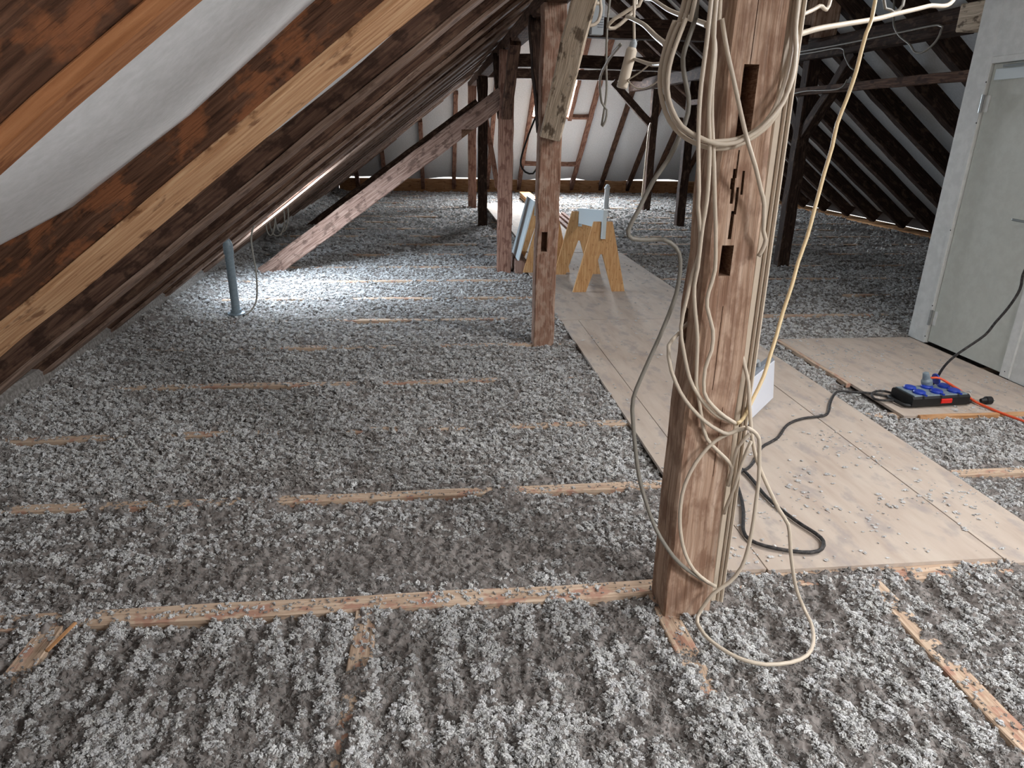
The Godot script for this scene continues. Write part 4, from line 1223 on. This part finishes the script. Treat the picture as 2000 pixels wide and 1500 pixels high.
	cable("cable", "upper of two short beige cable ends bent back to the trunking below the tangle", 0.0058, M.pvc, [Vector3(0.974, 0.732, -1.86), Vector3(0.952, 0.674, -1.883), Vector3(0.957, 0.595, -1.907), Vector3(0.963, 0.521, -1.93)], "beige cables gathered on the main post")
	cable("cable", "lower of two short beige cable ends bent back to the trunking below the tangle", 0.0058, M.pvc, [Vector3(0.983, 0.705, -1.86), Vector3(0.972, 0.621, -1.877), Vector3(0.968, 0.521, -1.895), Vector3(0.963, 0.453, -1.913), Vector3(0.963, 0.401, -1.93)], "beige cables gathered on the main post")
	cable("cable", "thick beige cable running level from the main post top to the white cabin", 0.009, M.pvc, [Vector3(1.007, 1.876, -2.05), Vector3(1.121, 1.905, -2.214), Vector3(1.27, 1.945, -2.379), Vector3(1.45, 1.984, -2.543), Vector3(1.666, 2.029, -2.707), Vector3(1.845, 2.074, -2.871), Vector3(2.086, 2.133, -3.036), Vector3(2.321, 2.202, -3.2), Vector3(2.321, 2.52, -3.2)], "")
	cable("cable", "short beige cable climbing right from the main post above the level cable", 0.006, M.pvc, [Vector3(1.006, 1.925, -2.05), Vector3(1.093, 1.949, -2.167), Vector3(1.208, 1.994, -2.283), Vector3(1.307, 2.05, -2.4), Vector3(1.307, 2.52, -2.4)], "")
	cable("cable", "beige cable crossing down from the collar beam to the loops on the main post", 0.009, M.pvc, [Vector3(1.178, 2.52, -4.2), Vector3(1.178, 2.333, -4.2), Vector3(1.089, 2.219, -3.675), Vector3(1.004, 2.098, -3.15), Vector3(0.919, 1.994, -2.625), Vector3(0.785, 1.905, -2.1)], "thin wires hanging between the roof beams")
	cable("cable", "beige cable arched from the hanging lamp cord to the loops on the main post", 0.0085, M.pvc, [Vector3(0.838, 2.076, -3.2), Vector3(0.794, 1.996, -2.8), Vector3(0.726, 1.909, -2.4), Vector3(0.636, 1.841, -2)], "thin wires hanging between the roof beams")
	cable("cable", "beige cable knotted in an open bow above the hanging tube", 0.008, M.pvc, [Vector3(0.918, 2.52, -3.25), Vector3(0.918, 2.172, -3.25), Vector3(0.873, 2.119, -3.257), Vector3(0.798, 2.074, -3.264), Vector3(0.773, 2.044, -3.271), Vector3(0.805, 2.04, -3.279), Vector3(0.861, 2.083, -3.286), Vector3(0.894, 2.124, -3.293), Vector3(0.898, 2.179, -3.3), Vector3(0.898, 2.52, -3.3)], "thin wires hanging between the roof beams")
	cable("cable", "beige cable ring hanging in front of the grey junction box", 0.012, M.pvc, [Vector3(1.139, 2.775, -5.1), Vector3(1.139, 2.475, -5.1), Vector3(1.152, 2.378, -5.1), Vector3(1.135, 2.31, -5.1), Vector3(1.087, 2.284, -5.1), Vector3(1.04, 2.301, -5.1), Vector3(1.02, 2.343, -5.1), Vector3(1.042, 2.39, -5.1), Vector3(1.093, 2.416, -5.1), Vector3(1.135, 2.42, -5.1)], "thin wires hanging between the roof beams")
	cable("cable", "left of two long thin wires ending in a drop loop below the collar beams", 0.008, M.pvc_grey, [Vector3(1.209, 2.778, -5.1), Vector3(1.209, 2.478, -5.1), Vector3(1.201, 2.287, -5.1), Vector3(1.21, 2.05, -5.1), Vector3(1.224, 1.887, -5.1), Vector3(1.215, 1.753, -5.1), Vector3(1.203, 1.651, -5.1)], "thin wires hanging between the roof beams")
	cable("cable", "right of two long thin wires, swinging from the tube into the drop loop", 0.008, M.pvc_grey, [Vector3(0.842, 1.978, -3.3), Vector3(0.963, 1.973, -4.029), Vector3(1.094, 1.929, -4.758), Vector3(1.183, 1.802, -5.055), Vector3(1.225, 1.753, -5.063), Vector3(1.221, 1.679, -5.072), Vector3(1.202, 1.644, -5.08)], "thin wires hanging between the roof beams")
	cable("cable", "beige cable sagging from the hanging tube to the loops on the main post", 0.007, M.pvc, [Vector3(0.885, 1.913, -3.2), Vector3(0.776, 1.843, -2.6), Vector3(0.635, 1.793, -2)], "thin wires hanging between the roof beams")
	cable("cable", "thin wire in a shallow bow below the hanging tube", 0.003, M.pvc, [Vector3(0.858, 1.827, -3.2), Vector3(0.843, 1.786, -3), Vector3(0.828, 1.776, -2.8), Vector3(0.812, 1.789, -2.6)], "thin wires hanging between the roof beams")
	cable("cable", "thin wire slanting up from the hanging tube bottom to the sagging cable", 0.003, M.pvc, [Vector3(0.858, 1.827, -3.2), Vector3(0.841, 1.842, -2.95), Vector3(0.803, 1.85, -2.7)], "thin wires hanging between the roof beams")
	cable("cable", "white wire stapled along the dark purlin, ending in a loose hanging loop", 0.009, M.pvc_grey, [Vector3(4.33, 2.527, -8.649), Vector3(4.33, 2.528, -8.538), Vector3(4.33, 2.516, -7.607), Vector3(4.33, 2.517, -6.681), Vector3(4.33, 2.515, -6.112), Vector3(4.33, 2.465, -6.057), Vector3(4.33, 2.383, -6.099), Vector3(4.33, 2.319, -6.221), Vector3(4.33, 2.326, -6.347), Vector3(4.33, 2.398, -6.442), Vector3(4.33, 2.488, -6.619), Vector3(4.33, 2.588, -6.735), Vector3(4.33, 2.699, -6.773), Vector3(4.33, 2.865, -6.83)], "")
	cable("cable", "white wire hanging in a small U above the level cable", 0.006, M.pvc_grey, [Vector3(1.791, 2.52, -2.9), Vector3(1.791, 2.147, -2.9), Vector3(1.839, 2.091, -2.9), Vector3(1.862, 2.086, -2.9), Vector3(1.883, 2.107, -2.9), Vector3(1.886, 2.15, -2.9), Vector3(1.886, 2.52, -2.9)], "")
	cable("cable", "lower white wire stapled along the dark purlin, dropping at its end", 0.008, M.pvc_grey, [Vector3(4.32, 2.496, -8.619), Vector3(4.32, 2.489, -8.122), Vector3(4.32, 2.478, -7.578), Vector3(4.32, 2.39, -7.471), Vector3(4.32, 2.283, -7.341), Vector3(4.32, 2.248, -7.255)], "")
	cable("cable", "pale wire laid along the thin rail under the dark purlin", 0.008, M.pvc_grey, [Vector3(4.38, 2.064, -8.695), Vector3(4.38, 2.092, -8.271), Vector3(4.38, 2.082, -7.595), Vector3(4.38, 2.169, -7.449)], "")
	cable("cable", "bundle of fine straw-coloured wires hanging on the far right-hand post", 0.02, M.pvc, [Vector3(4.533, 1.78, -14.8), Vector3(4.504, 1.609, -14.8), Vector3(4.489, 0.914, -14.8), Vector3(4.477, 0.28, -14.8)], "")
	cable("cable", "dark thin cable hanging in a loop behind the notched post", 0.007, M.black, [Vector3(0.786, 1.713, -5.5), Vector3(0.731, 1.574, -5.5), Vector3(0.687, 1.44, -5.5), Vector3(0.676, 1.36, -5.5), Vector3(0.714, 1.304, -5.5), Vector3(0.775, 1.293, -5.5), Vector3(0.809, 1.347, -5.5)], "")
	cable("cable_coil", "left grey cable loop of the coil hanging on the left rafters", 0.009, M.pvc_grey, [Vector3(-1.921, 0.738, -8.6), Vector3(-1.902, 0.698, -8.602), Vector3(-1.895, 0.623, -8.603), Vector3(-1.901, 0.531, -8.605), Vector3(-1.919, 0.442, -8.607), Vector3(-1.945, 0.378, -8.608), Vector3(-1.973, 0.355, -8.61), Vector3(-1.997, 0.378, -8.612), Vector3(-2.01, 0.441, -8.613), Vector3(-2.01, 0.529, -8.615), Vector3(-1.997, 0.621, -8.617), Vector3(-1.974, 0.696, -8.618), Vector3(-1.947, 0.735, -8.62)], "coil of grey cable on the left rafters")
	cable("cable_coil", "middle grey cable loop of the coil hanging on the left rafters", 0.009, M.pvc_grey, [Vector3(-1.846, 0.751, -8.65), Vector3(-1.812, 0.708, -8.652), Vector3(-1.794, 0.629, -8.653), Vector3(-1.797, 0.53, -8.655), Vector3(-1.822, 0.435, -8.657), Vector3(-1.861, 0.367, -8.658), Vector3(-1.907, 0.342, -8.66), Vector3(-1.947, 0.366, -8.662), Vector3(-1.973, 0.433, -8.663), Vector3(-1.979, 0.528, -8.665), Vector3(-1.963, 0.626, -8.667), Vector3(-1.929, 0.706, -8.668), Vector3(-1.886, 0.748, -8.67)], "coil of grey cable on the left rafters")
	cable("cable_coil", "right grey cable loop of the coil hanging on the left rafters", 0.009, M.pvc_grey, [Vector3(-1.799, 0.811, -8.7), Vector3(-1.77, 0.767, -8.702), Vector3(-1.756, 0.682, -8.703), Vector3(-1.76, 0.577, -8.705), Vector3(-1.783, 0.477, -8.707), Vector3(-1.819, 0.404, -8.708), Vector3(-1.859, 0.378, -8.71), Vector3(-1.894, 0.404, -8.712), Vector3(-1.915, 0.475, -8.713), Vector3(-1.919, 0.575, -8.715), Vector3(-1.903, 0.68, -8.717), Vector3(-1.872, 0.764, -8.718), Vector3(-1.834, 0.809, -8.72)], "coil of grey cable on the left rafters")
	cable("cable", "grey cable tail dropping from the coil to the floor by the grey pipe", 0.008, M.pvc_grey, [Vector3(-1.982, 0.604, -8.55), Vector3(-1.663, 0.744, -6.738), Vector3(-1.644, 0.672, -6.45), Vector3(-1.64, 0.541, -6.408), Vector3(-1.619, 0.363, -6.367), Vector3(-1.617, 0.207, -6.325), Vector3(-1.629, 0.098, -6.283), Vector3(-1.672, 0.028, -6.242), Vector3(-1.709, 0.001, -6.2)], "")
	cable("power_lead", "dusty black lead from the socket box across the plywood, looping right of the main post", 0.008, M.rubber, [Vector3(2.969, 0.012, -3.854), Vector3(2.862, 0.012, -3.935), Vector3(2.769, 0.012, -3.96), Vector3(2.674, 0.012, -3.985), Vector3(2.608, 0.012, -3.933), Vector3(2.5, 0.012, -3.796), Vector3(2.403, 0.012, -3.65), Vector3(2.335, 0.012, -3.59), Vector3(2.191, 0.012, -3.561), Vector3(2.051, 0.012, -3.479), Vector3(1.914, 0.012, -3.318), Vector3(1.838, 0.012, -3.256), Vector3(1.753, 0.012, -3.19), Vector3(1.637, 0.012, -3.033), Vector3(1.559, 0.012, -2.953), Vector3(1.482, 0.012, -2.926), Vector3(1.503, 0.012, -3.026), Vector3(1.535, 0.012, -2.955), Vector3(1.54, 0.012, -2.841), Vector3(1.532, 0.012, -2.69), Vector3(1.546, 0.012, -2.563), Vector3(1.572, 0.012, -2.444), Vector3(1.602, 0.012, -2.356), Vector3(1.604, 0.012, -2.297), Vector3(1.567, 0.012, -2.244), Vector3(1.508, 0.012, -2.224), Vector3(1.414, 0.012, -2.246), Vector3(1.339, 0.012, -2.285), Vector3(1.295, 0.012, -2.334), Vector3(1.299, 0.012, -2.405), Vector3(1.364, 0.012, -2.551), Vector3(1.415, 0.012, -2.699), Vector3(1.447, 0.012, -2.864), Vector3(1.42, 0.012, -3.12), Vector3(1.62, 0.012, -3.3), Vector3(1.8, 0.02, -3.46)], "")
	cable("power_lead", "black lead in a small tight loop at the left end of the socket box", 0.008, M.rubber, [Vector3(3.01, 0.02, -3.886), Vector3(2.969, 0.02, -3.945), Vector3(2.913, 0.02, -3.949), Vector3(2.847, 0.02, -3.897), Vector3(2.814, 0.02, -3.817), Vector3(2.865, 0.02, -3.787), Vector3(2.933, 0.02, -3.783)], "")
	cable("power_lead", "black lead rising from the socket box past the white door", 0.008, M.rubber, [Vector3(3.276, 0.048, -3.92), Vector3(3.273, 0.13, -3.884), Vector3(3.273, 0.221, -3.849), Vector3(3.296, 0.302, -3.813), Vector3(3.341, 0.375, -3.778), Vector3(3.406, 0.465, -3.742), Vector3(3.42, 0.554, -3.707), Vector3(3.447, 0.66, -3.671), Vector3(3.455, 0.778, -3.636), Vector3(3.42, 0.908, -3.6), Vector3(3.428, 1.108, -3.5), Vector3(4.035, 1.5, -3.2)], "")
	cable("extension_cord", "orange extension cord plugged into the socket box and trailing right", 0.008, M.orange, [Vector3(3.176, 0.127, -3.86), Vector3(3.199, 0.148, -3.84), Vector3(3.241, 0.151, -3.82), Vector3(3.29, 0.125, -3.8), Vector3(3.427, 0.05, -3.82), Vector3(3.452, 0.02, -3.731), Vector3(3.477, 0.012, -3.637), Vector3(3.497, 0.012, -3.528), Vector3(3.512, 0.02, -3.406), Vector3(3.508, 0.03, -3.257)], "")
	cable("power_lead", "short black lead with a plug lying right of the socket box", 0.007, M.rubber, [Vector3(3.354, 0.03, -3.784), Vector3(3.461, 0.012, -3.804), Vector3(3.458, 0.014, -3.728)], "")
